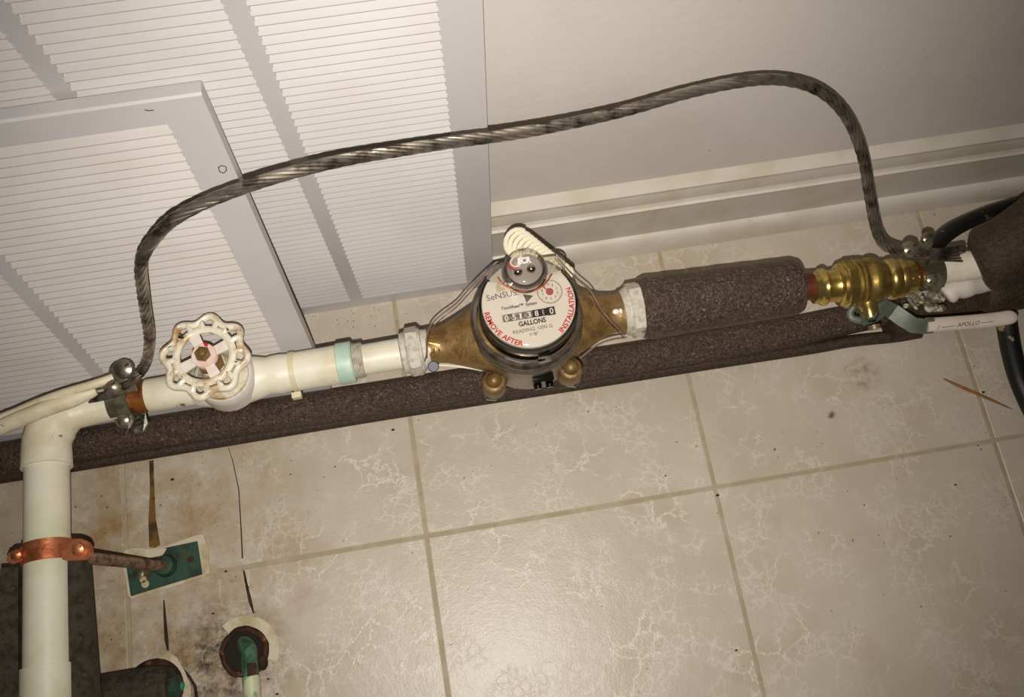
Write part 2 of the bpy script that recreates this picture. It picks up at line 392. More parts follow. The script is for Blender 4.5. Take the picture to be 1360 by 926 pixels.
def tile_mesh(x0, x1, y0, y1):
    bm = bmesh.new(); loops = [[Vector((x0,y0,0)), Vector((x1,y0,0)), Vector((x1,y1,0)), Vector((x0,y1,0))]]
    for h in HOLES:
        c = sum(h, Vector((0,0,0))) / len(h)
        if inside(c, x0, x1, y0, y1): loops.append([Vector((min(max(p.x, x0+.0005), x1-.0005), min(max(p.y, y0+.0005), y1-.0005), 0)) for p in h])
    edges = []
    for lp in loops:
        vs = [bm.verts.new(p) for p in lp]
        edges += [bm.edges.new((vs[i], vs[(i+1) % len(vs)])) for i in range(len(vs))]
    bmesh.ops.triangle_fill(bm, edges=edges, use_beauty=True, normal=(0,0,1))
    r = bmesh.ops.extrude_face_region(bm, geom=list(bm.faces))
    for e in r['geom']:
        if isinstance(e, bmesh.types.BMVert):
            e.co.z = -.0022        # the groove sides slope outwards
            if abs(e.co.x - x0) < 1e-6: e.co.x -= .0042
            elif abs(e.co.x - x1) < 1e-6: e.co.x += .0042
            if abs(e.co.y - y0) < 1e-6: e.co.y -= .0042
            elif abs(e.co.y - y1) < 1e-6: e.co.y += .0042
    bmesh.ops.recalc_face_normals(bm, faces=bm.faces)
    me = bpy.data.meshes.new('tile'); bm.to_mesh(me); bm.free(); return me
TX0, TY0, TS, G = -.0615, .1372, .3051, .0030
for i in range(-3, 5):
    for j in range(-3, 1):
        x0 = TX0 + i * TS; y0 = TY0 + j * TS; y1 = min(y0 + TS, .46)
        t = build('tile', tile_mesh(x0 + G, x0 + TS - G, y0 + G, y1 - G), 'vinyl', floor, smooth=False)
        t.location.z = random.uniform(-.0001, .0001)
for k, h in enumerate(HOLES[:5]):
    xs = [p.x for p in h]; ys = [p.y for p in h]
    build('subfloor_strip', MB().box((min(xs)-.001, min(ys)-.0006, -.0018), (max(xs)+.001, max(ys)+.0006, -.0004)), 'subfloor' if k == 0 else 'crack_dirt', floor, smooth=False)
# flat dark disc closing the pipe hole just below the floor surface
b = MB(); b.lathe((HOLE.x, HOLE.y, -.0007), (0,0,1), [(0, .0242), (.0004, .0242)], 32); build('hole_bottom', b, 'hole_dark', floor)
wall = build('wall_back', MB().box((-1.3, WALL_Y, -.03), (1.5, WALL_Y + .1, 1.6)), 'wall', base=(0,0,0), smooth=False); tag(wall, kind='structure')
# moulded baseboard with its quarter-round shoe
prof = [(.4225, 0), (.4225, .0905), (.4185, .0918), (.4180, .0955), (.4205, .0972), (.4225, .1010), (.4230, .1120), (.4250, .1200), (.4225, .1225), (.4225, .1265), (.4270, .1315), (.4320, .1385)]
prof = [(y, z) for y, z in prof] + [(.4325, .1385), (.4325, 0)]
bb = MB(); n = len(prof)
bb.add([(x, y, z) for x in (-1.3, 1.5) for y, z in prof], [(i, (i+1) % n, (i+1) % n + n, i + n) for i in range(n)] + [tuple(range(n)), tuple(range(2*n-1, n-1, -1))])
base_o = build('baseboard_back', bb, 'trim', base=(0,0,0), ang=25); tag(base_o, kind='structure')
sh = MB(); pr = [(.4224, .0)] + [(.4224 - .0125*math.sin(a), .028*math.cos(a)) for a in [i*math.pi/16 for i in range(9)]]; n = len(pr)
sh.add([(x, y, z) for x in (-1.3, 1.5) for y, z in pr], [(i, i+n, (i+1) % n + n, (i+1) % n) for i in range(n)])
build('shoe_moulding', sh, 'trim', base_o)

# ================================================================== LOUVERED PANELS
def louver_panel(name, loc, rx, label, xs_open, xs_solid, H_, thick, pitch, zb, zt, slat_mat, proud, tilt_in, slat_group=None):
    """local frame: X right, Y back, Z up, front face at y=0. xs_open = louvered columns, xs_solid = stiles and mullions"""
    t = thing(name, loc, label, 'louvered panel', rx=rx)
    def bev(x0, x1, z0, z1, nm):
        c = .0016 if nm == 'top_rail' else 0; mb = MB()
        vs = [(x0, thick, z0), (x1, thick, z0), (x1, thick, z1), (x0, thick, z1), (x0, c*.5, z0), (x1, c*.5, z0), (x1, c, z1), (x0, c, z1),
              (x0, 0, z0), (x1, 0, z0), (x1, 0, z1-c), (x0, 0, z1-c)]
        mb.add(vs, [(0,1,2,3)[::-1], (0,1,5,4), (1,2,6,5), (2,3,7,6), (3,0,4,7), (4,5,9,8), (5,6,10,9), (6,7,11,10), (7,4,8,11), (8,9,10,11)])
        me_o = build(nm, mb, 'vinyl_door', t, local=True, smooth=False)
        bm = bmesh.new(); bm.from_mesh(me_o.data); bmesh.ops.recalc_face_normals(bm, faces=bm.faces); bm.to_mesh(me_o.data); bm.free()
    for x0, x1, nm in xs_solid: bev(x0, x1, 0 if nm == 'stile' else zb, zt, nm)
    xl = min(a for a, b_, n_ in xs_solid if n_ == 'stile'); xr = max(b_ for a, b_, n_ in xs_solid if n_ == 'stile')
    inl = min(b_ for a, b_, n_ in xs_solid if n_ == 'stile'); inr = max(a for a, b_, n_ in xs_solid if n_ == 'stile')
    bev(inl, inr, 0, zb, 'bottom_rail'); bev(xl, xr, zt, H_, 'top_rail')
    n = int((zt - zb) / pitch); pitch = (zt - zb) / n
    for x0, x1 in xs_open:
        me = None
        for i in range(n):
            if me is None:
                mb = MB(); th = .0016; y0, y1 = -proud, tilt_in; zz = pitch + .0004
                # cross-section: lower front edge rounded, upper edge tucked behind the next slat
                cs = [(y0 + .0003, .0000), (y0, .0012), (y0 + .0001, .0016), (y1, zz), (y1 + th, zz), (y1 + th, zz - .001), (y0 + th + .0006, .0002)]
                m_ = len(cs)
                mb.add([(x, y, z) for x in (x0 - .0009, x1 + .0009) for y, z in cs], [(k, (k+1) % m_, (k+1) % m_ + m_, k + m_) for k in range(m_)] + [tuple(range(m_)), tuple(range(2*m_-1, m_-1, -1))])
                o = build('slat', mb, slat_mat, t, local=True, ang=28); me = o.data
                bm = bmesh.new(); bm.from_mesh(me); bmesh.ops.recalc_face_normals(bm, faces=bm.faces); bm.to_mesh(me); bm.free()
            else:
                o = bpy.data.objects.new('slat', me); C.objects.link(o); o.parent = t
            o.location = (0, 0, zb + i * pitch)
    return t
louver_panel('louvered_door', (0, .400, 0), 0, 'tall white louvered door panel standing against the wall behind the shorter leaning one',
             [(-.0920, .0209), (-.2215, -.1075), (-.3505, -.2370)],
             [(.0209, .0508, 'stile'), (-.1075, -.0920, 'mullion'), (-.2370, -.2215, 'mullion'), (-.3800, -.3505, 'stile')],
             .86, .0108, .0096, .0225, .835, 'slat', .0016, .0042)
LEAN = math.radians(10.6)
shutter = louver_panel('louvered_shutter', (0, .3005, .0026), -LEAN, 'short white louvered shutter leaning back against the taller louvered door, behind the handwheel',
             [(-.3335, -.1695), (-.5120, -.3480)],
             [(-.1695, -.1395, 'stile'), (-.3480, -.3335, 'mullion'), (-.5400, -.5120, 'stile')],
             .4530, .0118, .0092, .030, .430, 'slat_old', .0014, .0040)

# pencil marks on the shutter frame
def on_shutter(u, v):
    n_ = Vector((0, -math.cos(LEAN), math.sin(LEAN))); p0 = Vector((0, .3005, .0026)); d = ray(u, v)
    q = CO + d * ((p0 - CO).dot(n_) / d.dot(n_)) - p0
    return Vector((q.x, -.0003, q.y * math.sin(LEAN) + q.z * math.cos(LEAN)))
for pts, cl_ in (([(290, 222), (294, 219.5), (300, 221), (301, 226), (297, 229.5), (292, 228)], True), ([(192, 145.5), (198, 146.5), (204, 146)], False)):
    b = MB(); b.tube([on_shutter(*q) for q in pts], .00035, 5, closed=cl_); build('pencil_mark', b, 'ink', shutter, local=True)

# ================================================================== FOAM SLEEVES ON THE FLOOR
def foam_tube(path, r, n=28, inner=None, rag=.0):
    mb = MB(); mb.tube(path, r, n); return mb
t = thing('foam_pipe_sleeve', P(600, 520, 0), 'long dark brown foam sleeve lying on the floor under the meter and painted pipe', 'pipe insulation')
pa = []
for u, v, z in ((-420, 676, .019), (-200, 643, .019), (0, 613, .019), (60, 602, .019), (250, 570, .019), (450, 540, .019), (640, 510, .019), (850, 477, .0185), (1000, 452, .018), (1060, 442, .0175), (1105, 432, .017), (1160, 421, .0165), (1215, 412, .016)):
    pa.append(P(u, v, z))
pp = smoothpath(pa, 5)
build('sleeve', MB().tube([p + Vector((0, .0022, 0)) for p in pp], [.0178 if p.x < .35 else .0178 - min(1, (p.x - .35) / .12) * .0028 for p in pp], 30), 'foam', t)
lp = []
for u, v in ((-420, 697), (-200, 664), (0, 633), (130, 612), (400, 567), (545, 543.5), (760, 510.5), (945, 481.5), (1073, 462), (1130, 452), (1187, 446), (1222, 440)):
    lp.append(P(u, v + 1.2, .0068))
build('loose_lip', MB().tube(smoothpath(lp, 5), .0068, 18), 'foam_dark', t)
lab = 'dark foam sleeve on the floor under the white lever handle, crossing to the right edge'
s2 = build('foam_pipe_sleeve', MB().tube(smoothpath([P(1180, 436, .017), P(1215, 424, .018), P(1260, 412, .018), P(1310, 401, .02), P(1360, 390, .02), P(1430, 375, .02)], 4), .0165, 26), 'foam_dark', base=tuple(P(1250, 420, 0)))
tag(s2, lab, 'pipe insulation')

# ================================================================== PIPE RUN (axis 15 cm above the floor)
ZP = .15
# ---- painted elbow and pipe on the left
WU, WV = 63, 0
ZS = .155
t = thing('painted_pipe', P(150, 537, 0), 'cream painted pipe turning at an elbow and running down the left side', 'pipe')
c0 = P(150, 536, ZP); corner = P(62, 556, ZS); down = P(63, 900, ZS + .012)
ddir = (down - corner).normalized(); rdir = (c0 - corner).normalized()
rb = 29.0 * mpp(P(63, 760, ZS)); 
pth = [c0 + rdir * .012, c0]
R_ = .026
for i in range(9):
    a = i / 8 * math.pi / 2; pth.append(corner + rdir * R_ * (1 - math.sin(a)) + ddir * R_ * (1 - math.cos(a)))
pth.append(corner + ddir * .046)
rads = [22*mpp(c0)] * 2 + [lerp(22.5*mpp(c0), 30.5*mpp(corner), min(1, i/4)) for i in range(9)] + [31.5*mpp(corner)]
build('elbow', MB().tube(pth, rads, 36), 'cream', t)
e0 = corner + ddir * .0445
L = (P(63, 886, ZS+.012) - e0).length
b = MB(); b.lathe(e0, ddir, [(-.004, rb), (0, rb), (L, rb), (L + .012, rb)], 36); build('riser', b, 'green_cream' , t)['label'] = 'pipe with faint green stain'
b = MB(); b.lathe(e0 + ddir * (L - .0005), ddir, [(0, rb), (.0004, rb + .0022), (.10, rb + .0022), (.1005, rb)], 36); build('coupling', b, 'green_cream', t)
for u, v, r_, sq in ((47, 709, .0024, (1.5,.8,.5)), (38, 708, .0012, (1,1.4,.5)), (49, 756, .0022, (1.6,.6,.5)), (41, 722, .0013, (1.8,.5,.5)), (62, 786, .0016, (.6,1.8,.5))):
    q = P(u, v, ZS+.008); off = abs(q.x - P(63, v, ZS+.008).x); q.z = ZS + .0095*(v-600)/300 + math.sqrt(max(rb*rb - off*off, 0)) - .0006
    b = MB(); b.ball(q, r_, 10, 6, sq); build('paint_chip', b, 'copper_brown', t)
b = MB(); b.lathe(e0 - ddir*.006, ddir, [(0, rb+.0012), (.0008, rb + .0024), (.006, rb + .0024), (.0068, rb)], 36); build('elbow_lip', b, 'cream', t)
b = MB(); a, ax, pr = along(197, 525.5, 262, 515, ZP, [(197, 22.2), (262, 22.8)]); b.lathe(a, ax, pr, 36); build('straight_run', b, 'cream', t)
b = MB(); a, ax, pr = along(140, 537, 200, 525, ZP, [(140, 21), (200, 21.3)]); b.lathe(a, ax, pr, 36); build('bare_band', b, 'copper_brown', t)['label'] = 'bare brown copper band beside the clamp'

# ---- gate valve
vc = P(306, 508, ZP)
t = thing('gate_valve', (vc.x, vc.y, 0), 'cream painted gate valve with chipped scalloped handwheel in front of the leaning shutter', 'valve')
b = MB(); a, ax, pr = along(256, 516, 388, 494, ZP, [(256, 22), (262, 26), (280, 30), (300, 32.5), (325, 32), (345, 28), (357, 25), (362, 26), (374, 26.5), (380, 25.5), (388, 25)]); b.lathe(a, ax, pr, 40)
build('valve_body', b, 'cream', t)
b = MB(); s_ = mpp(vc); b.lathe((vc.x, vc.y, ZP), (0,0,1), [(0, 40*s_), (.016, 40*s_), (.022, 38.5*s_), (.024, 36*s_)], 40)
build('bonnet', b, 'bonnet', t)
b = MB(); b.lathe((vc.x, vc.y, ZP+.0235), (0,0,1), [(0, .0235), (.004, .023), (.009, .017), (.018, .014), (.030, .012), (.034, .011)], 32)
build('bonnet_neck', b, 'wheel', t)
hz = ZP + .078
b = MB(); hexprof(b, (vc.x, vc.y, ZP+.056), (0,0,1), .010, .0115); build('packing_nut', b, 'bronze', t)
b = MB(); b.lathe((vc.x, vc.y, ZP+.06), (0,0,1), [(0, .0045), (.02, .0045)], 16); build('stem', b, 'bronze', t)
hc = P(270, 467, hz)
stem = Vector((hc.x - vc.x, hc.y - vc.y, 0))
wb = Vector((vc.x, vc.y, hz))                               # the wheel sits on top of the stem
wheel = bpy.data.objects.new('handwheel', None)
# rim from an outer scalloped ring, an inner ring and sixteen webs
b = MB(); K = 96
ph0 = math.radians(34)
def scal(th): return .0303 + .0056 * (math.cos(8 * (th - ph0)) * .5 + .5) ** 1.15 * 1.0
outer = [wb + Vector((math.cos(2*math.pi*i/K) * scal(2*math.pi*i/K), math.sin(2*math.pi*i/K) * scal(2*math.pi*i/K), -.0015)) for i in range(K)]
b.tube(outer, .0031, 10, closed=True, squash=1.25)
inner = [wb + Vector((math.cos(2*math.pi*i/64) * .0236, math.sin(2*math.pi*i/64) * .0236, 0)) for i in range(64)]
b.tube(inner, .0033, 10, closed=True, squash=.9)
for i in range(16):
    th = ph0 + math.radians(22.5 * i + 11.25); d = Vector((math.cos(th), math.sin(th), 0))
    b.tube([wb + d * .0240, wb + d * .0285 + Vector((0,0,.0012)), wb + d * (scal(th) - .0006) + Vector((0,0,-.0008))], [.0027, .0024, .0029], 8)
rim = build('handwheel', b, 'wheel', t)
rim['label'] = 'scalloped cream handwheel chipped down to rust'
for deg in (20, 112, 203, 293):
    th = math.radians(deg); d = Vector((math.cos(th), math.sin(th), 0)); s = Vector((-d.y, d.x, 0)); b = MB()
    q = [wb + d*.008 - s*.0038, wb + d*.008 + s*.0038, wb + d*.0222 + s*.0048, wb + d*.0222 - s*.0048]
    b.prism([p + Vector((0,0,-.0018)) for p in q], (0,0,1), .0028); build('spoke', b, 'wheel_white', rim)
b = MB(); b.lathe(wb + Vector((0,0,-.003)), (0,0,1), [(0, .0105), (.0055, .0105), (.0062, .0100)], 28); build('hub', b, 'pink', rim)
b = MB(); hexprof(b, wb + Vector((0,0,.003)), (0,0,1), .0058, .0066); b.lathe(wb + Vector((0,0,.0086)), (0,0,1), [(0,.0036),(.0028,.0034),(.0032,.002)], 14); build('wheel_nut', b, 'bronze', rim)
b = MB(); b.prism([wb + Vector((.0010, .0078, .0033)), wb + Vector((.0040, .0066, .0033)), wb + Vector((.0044, .0092, .0033)), wb + Vector((.0012, .0108, .0033))], (0,0,1), .0004); build('red_chip', b, 'red', rim)

# ---- zip tie
zc = P(391, 494, ZP); b = MB(); ax = (P(420, 489, ZP) - P(391, 494, ZP)).normalized()
rz = 27.2 * mpp(zc); th0 = b
ref = Vector((0,0,1)); ww = ax.cross(ref).normalized()
ring = [zc + (ref * math.cos(a_) + ww * math.sin(a_)) * rz for a_ in [2*math.pi*i/40 for i in range(40)]]
vs = []
for i in range(40):
    a_ = 2*math.pi*i/40; d = ref * math.cos(a_) + ww * math.sin(a_)
    vs += [zc + d*(rz) - ax*.0026, zc + d*(rz) + ax*.0026, zc + d*(rz-.0013) + ax*.0026, zc + d*(rz-.0013) - ax*.0026]
fs = []
for i in range(40):
    j = (i+1) % 40
    for k in range(4): fs.append((i*4+k, j*4+k, j*4+(k+1) % 4, i*4+(k+1) % 4))
b.add(vs, fs)
hd = zc + (P(394, 522, ZP) - zc).normalized() * (rz + .0015)
zt_ = thing('cable_tie', (zc.x, zc.y, ZP - rz), 'yellowed nylon cable tie cinched around the cream pipe right of the gate valve', 'cable tie')
build('strap', b, 'zip', zt_)
b = MB(); e = ax; f_ = (hd - zc).normalized(); g_ = e.cross(f_)
b.prism([hd - e*.0042 - g_*.003 , hd + e*.0042 - g_*.003, hd + e*.0042 + g_*.004, hd - e*.0042 + g_*.004], f_, .0052); build('head', b, 'zip', zt_)

# ---- union between valve and meter
t = thing('union_fitting', (P(460, 480, ZP).x, P(460, 480, ZP).y, 0), 'cream painted union with pale mint green ring between the cable tie and the meter', 'pipe fitting')
b = MB(); a, ax, pr = along(387, 494.7, 450, 484, ZP, [(387, 25.3), (393, 25.8), (450, 26.2)]); b.lathe(a, ax, pr, 40); build('tailpiece', b, 'cream', t)
b = MB(); a, ax, pr = along(449, 484, 470, 480.5, ZP, [(449, 26), (450, 28), (468, 28), (470, 26)]); b.lathe(a, ax, pr, 40); build('union_ring', b, 'mint', t)['label'] = 'mint green ring'
b = MB(); pr0 = [(468, 24)]
for i in range(5): pr0 += [(469.5 + i*2.7, 22.2), (470.8 + i*2.7, 24.4)]
pr0 += [(484, 21)]
a, ax, pr = along(468, 480.5, 484, 478, ZP, pr0); b.lathe(a, ax, pr, 36); build('thread', b, 'paint_grey', t)
b = MB(); a, ax, pr = along(482, 478.2, 545, 467.5, ZP, [(482, 20.5), (484, 20.5), (530, 20.8), (545, 21)]); b.lathe(a, ax, pr, 36); build('nipple', b, 'cream', t)

def coupling_nut(label, u0, v0, u1, v1, rings, hexu, rhex):
    m0 = P((u0+u1)/2, (v0+v1)/2, ZP)
    t = thing('coupling_nut', (m0.x, m0.y, 0), label, 'coupling nut')
    b = MB(); a, ax, pr = along(u0, v0, u1, v1, ZP, rings); b.lathe(a, ax, pr, 36); build('collar', b, 'paint_grey', t)
    A = a + ax * ((hexu[0]-u0)/(u1-u0)); Bq = a + ax * ((hexu[1]-u0)/(u1-u0))
    b = MB(); hexprof(b, A, ax, (Bq-A).length, rhex*mpp(A), ref=(0, -math.sin(.25), math.cos(.25)), n=8); build('octagon', b, 'paint_grey', t)
    return t
coupling_nut('grey flecked painted coupling nut on the left end of the meter', 532, 470, 570, 463,
             [(532, 21), (534, 27), (540, 28), (541.5, 30), (560, 30), (562, 27), (570, 26.5)], (541, 559), 33)
coupling_nut('grey flecked painted coupling nut between the meter and the brown foam sleeve', 828, 415, 866, 408,
             [(826, 28), (830, 31), (833, 33), (848, 34), (852, 36), (858, 36), (861, 34)], (834, 853), 37)

# ================================================================== WATER METER
mc = P(697, 434, ZP)                       # axis of the register
mc = Vector((mc.x + .001, mc.y - .001, 0))
t = meter = thing('water_meter', (mc.x, mc.y, 0), 'bronze water meter with round white dial under clear plastic, mid pipe run', 'water meter')
b = MB()
a, ax, pr = along(566, 461.5, 832, 413.5, ZP, [(566, 23), (568, 25.5), (574, 25), (578, 23.5), (590, 26), (605, 32), (625, 41), (645, 50), (680, 56), (715, 56), (750, 50), (768, 43), (785, 35), (800, 28.5), (812, 26), (821, 26), (824, 28.5), (832, 29), (834, 27)])
pa_, pax_, ppr_ = a.copy(), ax.normalized(), pr
b.lathe(a, ax, pr, 44, ref=(0,0,1))
# squash the spindle a little in height so the bowl reads
for v in b.v: v.z = ZP + (v.z - ZP) * .86
build('body', b, 'bronze', t)['label'] = 'cast bronze body with raised marks'
b = MB(); b.lathe((mc.x, mc.y, ZP-.050), (0,0,1), [(0, .036), (.003, .043), (.009, .0485), (.016, .0505), (.032, .0515), (.048, .0515), (.064, .0510), (.069, .0495)], 56); build('bowl', b, 'bronze_dark', t)
# bolt bosses with bolts
for (u, v, lbl) in ((656, 510, 1), (757, 493, 1), (760, 392, 0), (640, 395, 0)):
    q = P(u, v, ZP - .018); d = Vector((q.x - mc.x, q.y - mc.y, 0)).normalized()
    if not lbl: q = Vector((mc.x, mc.y, ZP-.018)) + d * .0500
    b = MB(); b.lathe((q.x, q.y, ZP - .034), (0,0,1), [(0, .0098), (.003, .0115), (.022, .0115), (.026, .0105), (.0275, .008)], 22)
    bo = build('bolt_boss', b, 'bronze', t)
    b = MB(); b.lathe((q.x, q.y, ZP - .007), (0,0,1), [(0, .0078), (.003, .0072), (.0062, .0045), (.0072, .001)], 18); build('bolt_cap', b, 'bronze', bo)
    b = MB(); hexprof(b, Vector((q.x, q.y, ZP - .040)) + d*.004, (0,0,1), .007, .0085); build('bolt', b, 'steel', bo)
# bezel ring
zr = ZP + .028
b = MB(); b.lathe((mc.x, mc.y, ZP+.012), (0,0,1), [(0, .0500), (.002, .0520), (.008, .0525), (.012, .0510), (.013, .0505), (.015, .0513), (.019, .0505), (.021, .0485), (.021, .0455), (.016, .0450), (.0, .0450)], 72); build('bezel', b, 'bezel', t)
# register can, face and dome
zf = ZP + .056
fcx = P(702, 403, zf); fc = Vector((fcx.x, fcx.y, zf))
b = MB(); b.lathe((fc.x, fc.y, ZP+.018), (0,0,1), [(0, .0432), (.016, .0432), (.0235, .0420), (.0365, .0420), (.0378, .0408)], 64); build('register_can', b, 'can', t)
for s_ in (-1, 1):
    b = MB(); ang0 = -math.pi/2 + s_*.62
    n_ = 9; v_ = []
    for i in range(n_):
        a_ = ang0 + s_*(-.42 + .84*i/(n_-1)); d = Vector((math.cos(a_), math.sin(a_), 0))
        v_ += [Vector((fc.x, fc.y, ZP+.0335)) + d*.0433, Vector((fc.x, fc.y, ZP+.0500 - .010*abs(i/(n_-1) - .0)**1 * (0.9))) + d*.0424]
    b.add(v_, [(2*i, 2*i+2, 2*i+3, 2*i+1) for i in range(n_-1)]); build('side_plate', b, 'plate_grey', t)
face = MB(); face.lathe((fc.x, fc.y, zf-.0005), (0,0,1), [(0, .0412), (.0008, .0412)], 64); face = build('dial_face', face, 'face', t)
face['label'] = 'white dial face with gallons counter'
ZT = zf + .0006
def fp_(u, v): p = P(u, v, ZT); return p
def ftext(nm, s, u0, v0, u1, v1, hpx, m, bold=0, shear=0):
    A = fp_(u0, v0); Bq = fp_(u1, v1); build(nm, flat_text(s, A, Bq, hpx * mpp(A), bold, shear), m, face, smooth=False)
ftext('maker_lettering', 'SeNSUS.', 647, 400, 689, 391.5, 8.2, 'ink_grey')
ftext('system_lettering', 'TouchRead™  System', 666, 412, 713.5, 404, 4.4, 'ink', .02, .25)
ftext('gallons_lettering', 'GALLONS', 689.5, 434, 725.5, 427.5, 6.6, 'ink', .03)
ftext('reading_lettering', 'READING 1000 G', 682, 444, 734, 434.5, 5.0, 'ink_grey')
ftext('size_lettering', '5/8"', 704, 447, 716, 444.5, 4.6, 'ink_grey')
# red lettering around the rim
def angle_of(u, v): p = fp_(u, v); return math.atan2(p.y - fc.y, p.x - fc.x)
def rad_of(u, v): p = fp_(u, v); return math.hypot(p.y - fc.y, p.x - fc.x)
build('warning_lettering', arc_text('REMOVE AFTER', fc, .0402, math.radians(184), math.radians(253), .0046, ZT, .025), 'ink_red', face, smooth=False)
build('warning_lettering', arc_text('INSTALLATION', fc, .0402, math.radians(307), math.radians(373), .0046, ZT, .025), 'ink_red', face, smooth=False)
# counter
cA = fp_(668.5, 428.5); cB = fp_(738, 417); ex = (cB - cA).normalized(); ey = Vector((0,0,1)).cross(ex); ch = 10.3 * mpp(cA); W = (cB - cA).length
for i, dg_ in enumerate('0513810'):
    q = cA + ex * (W * i / 7); w_ = W / 7; dark = i >= 4
    hh = ch * (1.12 if i == 6 else 1); q2 = q - (ey * ch * .06 if i == 6 else Vector((0,0,0)))
    b = MB(); b.prism([q2, q2 + ex*w_, q2 + ex*w_ + ey*hh, q2 + ey*hh], (0,0,1), .0003)
    wl = build('counter_wheel', b, 'ink' if dark else 'digit_grey', face, smooth=False)
    a0 = q2 + ex*w_*.28 + ey*hh*.12; build('digit', flat_text(dg_, a0, a0 + ex*w_*(.5 if dg_ != '1' else .25), hh*.74, .01, lift=.0005), 'ink_white' if i in (0,1,2,3,4,6) else 'digit_grey', wl, smooth=False)
    if i == 6: wl['label'] = 'black last counter wheel'
# small test dial
dc = fp_(730, 387.5); rd = 16.5 * mpp(dc)
b = MB(); b.tube([dc + Vector((math.cos(a_)*rd, math.sin(a_)*rd, .0001)) for a_ in [2*math.pi*i/48 for i in range(48)]], .00022, 5, closed=True)
for i in range(50):
    a_ = 2*math.pi*i/50; l = .19 if i % 5 == 0 else .09; d = Vector((math.cos(a_), math.sin(a_), 0)); s = Vector((-d.y, d.x, 0)) * .00015
    b.prism([dc + d*rd*(1-l) - s, dc + d*rd*(1-l) + s, dc + d*rd + s, dc + d*rd - s], (0,0,1), .0001)
dial = build('test_dial', b, 'ink_grey', face, smooth=False)
rot0 = math.atan2(ex.y, ex.x)
for k in range(10):
    a_ = math.pi/2 + rot0 - k*2*math.pi/10; q = dc + Vector((math.cos(a_), math.sin(a_), 0)) * rd * .62 - ex * .0009 - ey * .0011
    build('dial_number', flat_text(str(k), q, q + ex*(.0018 if k != 1 else .0008), .0025), 'ink_grey', dial, smooth=False)
b = MB(); b.lathe(dc, (0,0,1), [(0, .0034), (.0005, .0034)], 24); d = Vector((math.cos(rot0+2.3), math.sin(rot0+2.3), 0)); s = Vector((-d.y, d.x, 0))
b.prism([dc - s*.0006, dc + s*.0006, dc + s*.0004 + d*rd*.85, dc - s*.0004 + d*rd*.85], (0,0,1), .0004); build('dial_pointer', b, 'dial_red', dial)
b = MB(); b.prism([fp_(694.5, 391), fp_(708, 393), fp_(699.5, 402)], (0,0,1), .0003); build('flow_triangle', b, 'ink_grey', face, smooth=False)
b = MB()
for q in (((658, 380), (663, 377), (668, 386), (660, 389)), ((667, 388), (671, 385), (668, 379))): b.prism([fp_(*x) for x in q], (0,0,1), .0002)
build('faded_mark', b, mat('faded_tan_ink', srgb(196, 180, 150), .6), face, smooth=False)
# red and white tamper tab at the front edge
def pf(u, v, z): return P(u, v, z)
b = MB(); b.prism([pf(686, 461, ZP+.046), pf(697, 455, ZP+.048), pf(727, 453, ZP+.048), pf(718, 462, ZP+.045), pf(708, 466, ZP+.044)], (0,-.5,.5), .0012); build('red_tab', b, 'red', t)
b = MB(); b.prism([pf(705, 454, ZP+.050), pf(705, 445, ZP+.0565), pf(710, 444, ZP+.0565), pf(710, 454, ZP+.050)], (0,-.8,.4), .0012); build('white_tab', b, 'ink_white', t)
b = MB(); q = Vector((mc.x + .0065, mc.y - .0535, ZP - .004))
b.box(q + Vector((-.0095, -.004, -.006)), q + Vector((.0095, .004, .014))); 
for dx in (-.0055, .0055): b.lathe(q + Vector((dx, -.004, .004)), (0,-1,-.2), [(0, .0038), (.0035, .0038), (.0036, .002)], 14)
build('black_lock', b, 'black', t)['label'] = 'glossy black lock block'
b = MB(); b.box(Vector((fc.x + .001, fc.y - .0465, ZP+.030)), Vector((fc.x + .012, fc.y - .0435, ZP+.043))); build('latch', b, 'black', t)
# clear plastic dome over the dial
b = MB(); b.lathe((fc.x, fc.y, ZP+.031), (0,0,1), [(0, .0448), (.020, .0446), (.026, .0440), (.0285, .0425), (.0300, .0400)], 64); dome = build('clear_cover', b, 'clear', t)
dome['label'] = 'clear plastic cover over the dial'
# sensor pod with its lettering
ez = zf + .0055
pc = P(697, 356, ez + .010); pc = Vector((pc.x, pc.y, 0))
b = MB(); b.lathe((pc.x, pc.y, ez - .0005), (0,0,1), [(0, .0200), (.003, .0205), (.005, .0195), (.006, .0185), (.013, .0180), (.0155, .0165), (.0165, .0150)], 44); pod = build('sensor_pod', b, 'clear_thick', t)
pod['label'] = 'clear round sensor pod with white letters'
for (u, v) in ((659, 367), (738, 352)):
    q = P(u, v, ez); q = Vector((q.x, q.y, 0)); d = (pc - q).normalized(); s = Vector((-d.y, d.x, 0)); b = MB()
    out = []
    for i in range(13):
        a_ = math.pi * (i/12) ; out.append(q + Vector((0,0,ez)) + (s * math.cos(a_) - d * math.sin(a_)) * .0085)
    out += [q + Vector((0,0,ez)) + d*.014 - s*.0105, q + Vector((0,0,ez)) + d*.014 + s*.0105]
    b.prism(out[::-1], (0,0,1), .0055); ear = build('pod_ear', b, 'clear_thick', pod)
b = MB(); b.lathe((pc.x, pc.y, ez+.0005), (0,0,1), [(0, .0165), (.003, .0165), (.004, .015)], 32); build('sensor_core', b, 'inner_grey', pod)
for (u, v) in ((688, 361), (705.5, 357)):
    q = P(u, v, ez + .008); b = MB(); b.ball((q.x, q.y, ez + .0075), .0040, 16, 10); build('terminal', b, 'chrome', pod)
b = MB(); b.tube(smoothpath([P(692, 330, ez+.011), P(691.5, 342, ez+.013), P(689, 352, ez+.010)], 4), .0019, 8); build('white_lead', b, 'cable_cream', pod)
b = MB(); b.tube(smoothpath([P(692, 336, ez+.012), P(684, 339, ez+.012), P(678, 349, ez+.011), P(683, 354, ez+.011), P(690, 353, ez+.011)], 5), .0011, 8); build('white_lead', b, 'cable_cream', pod)
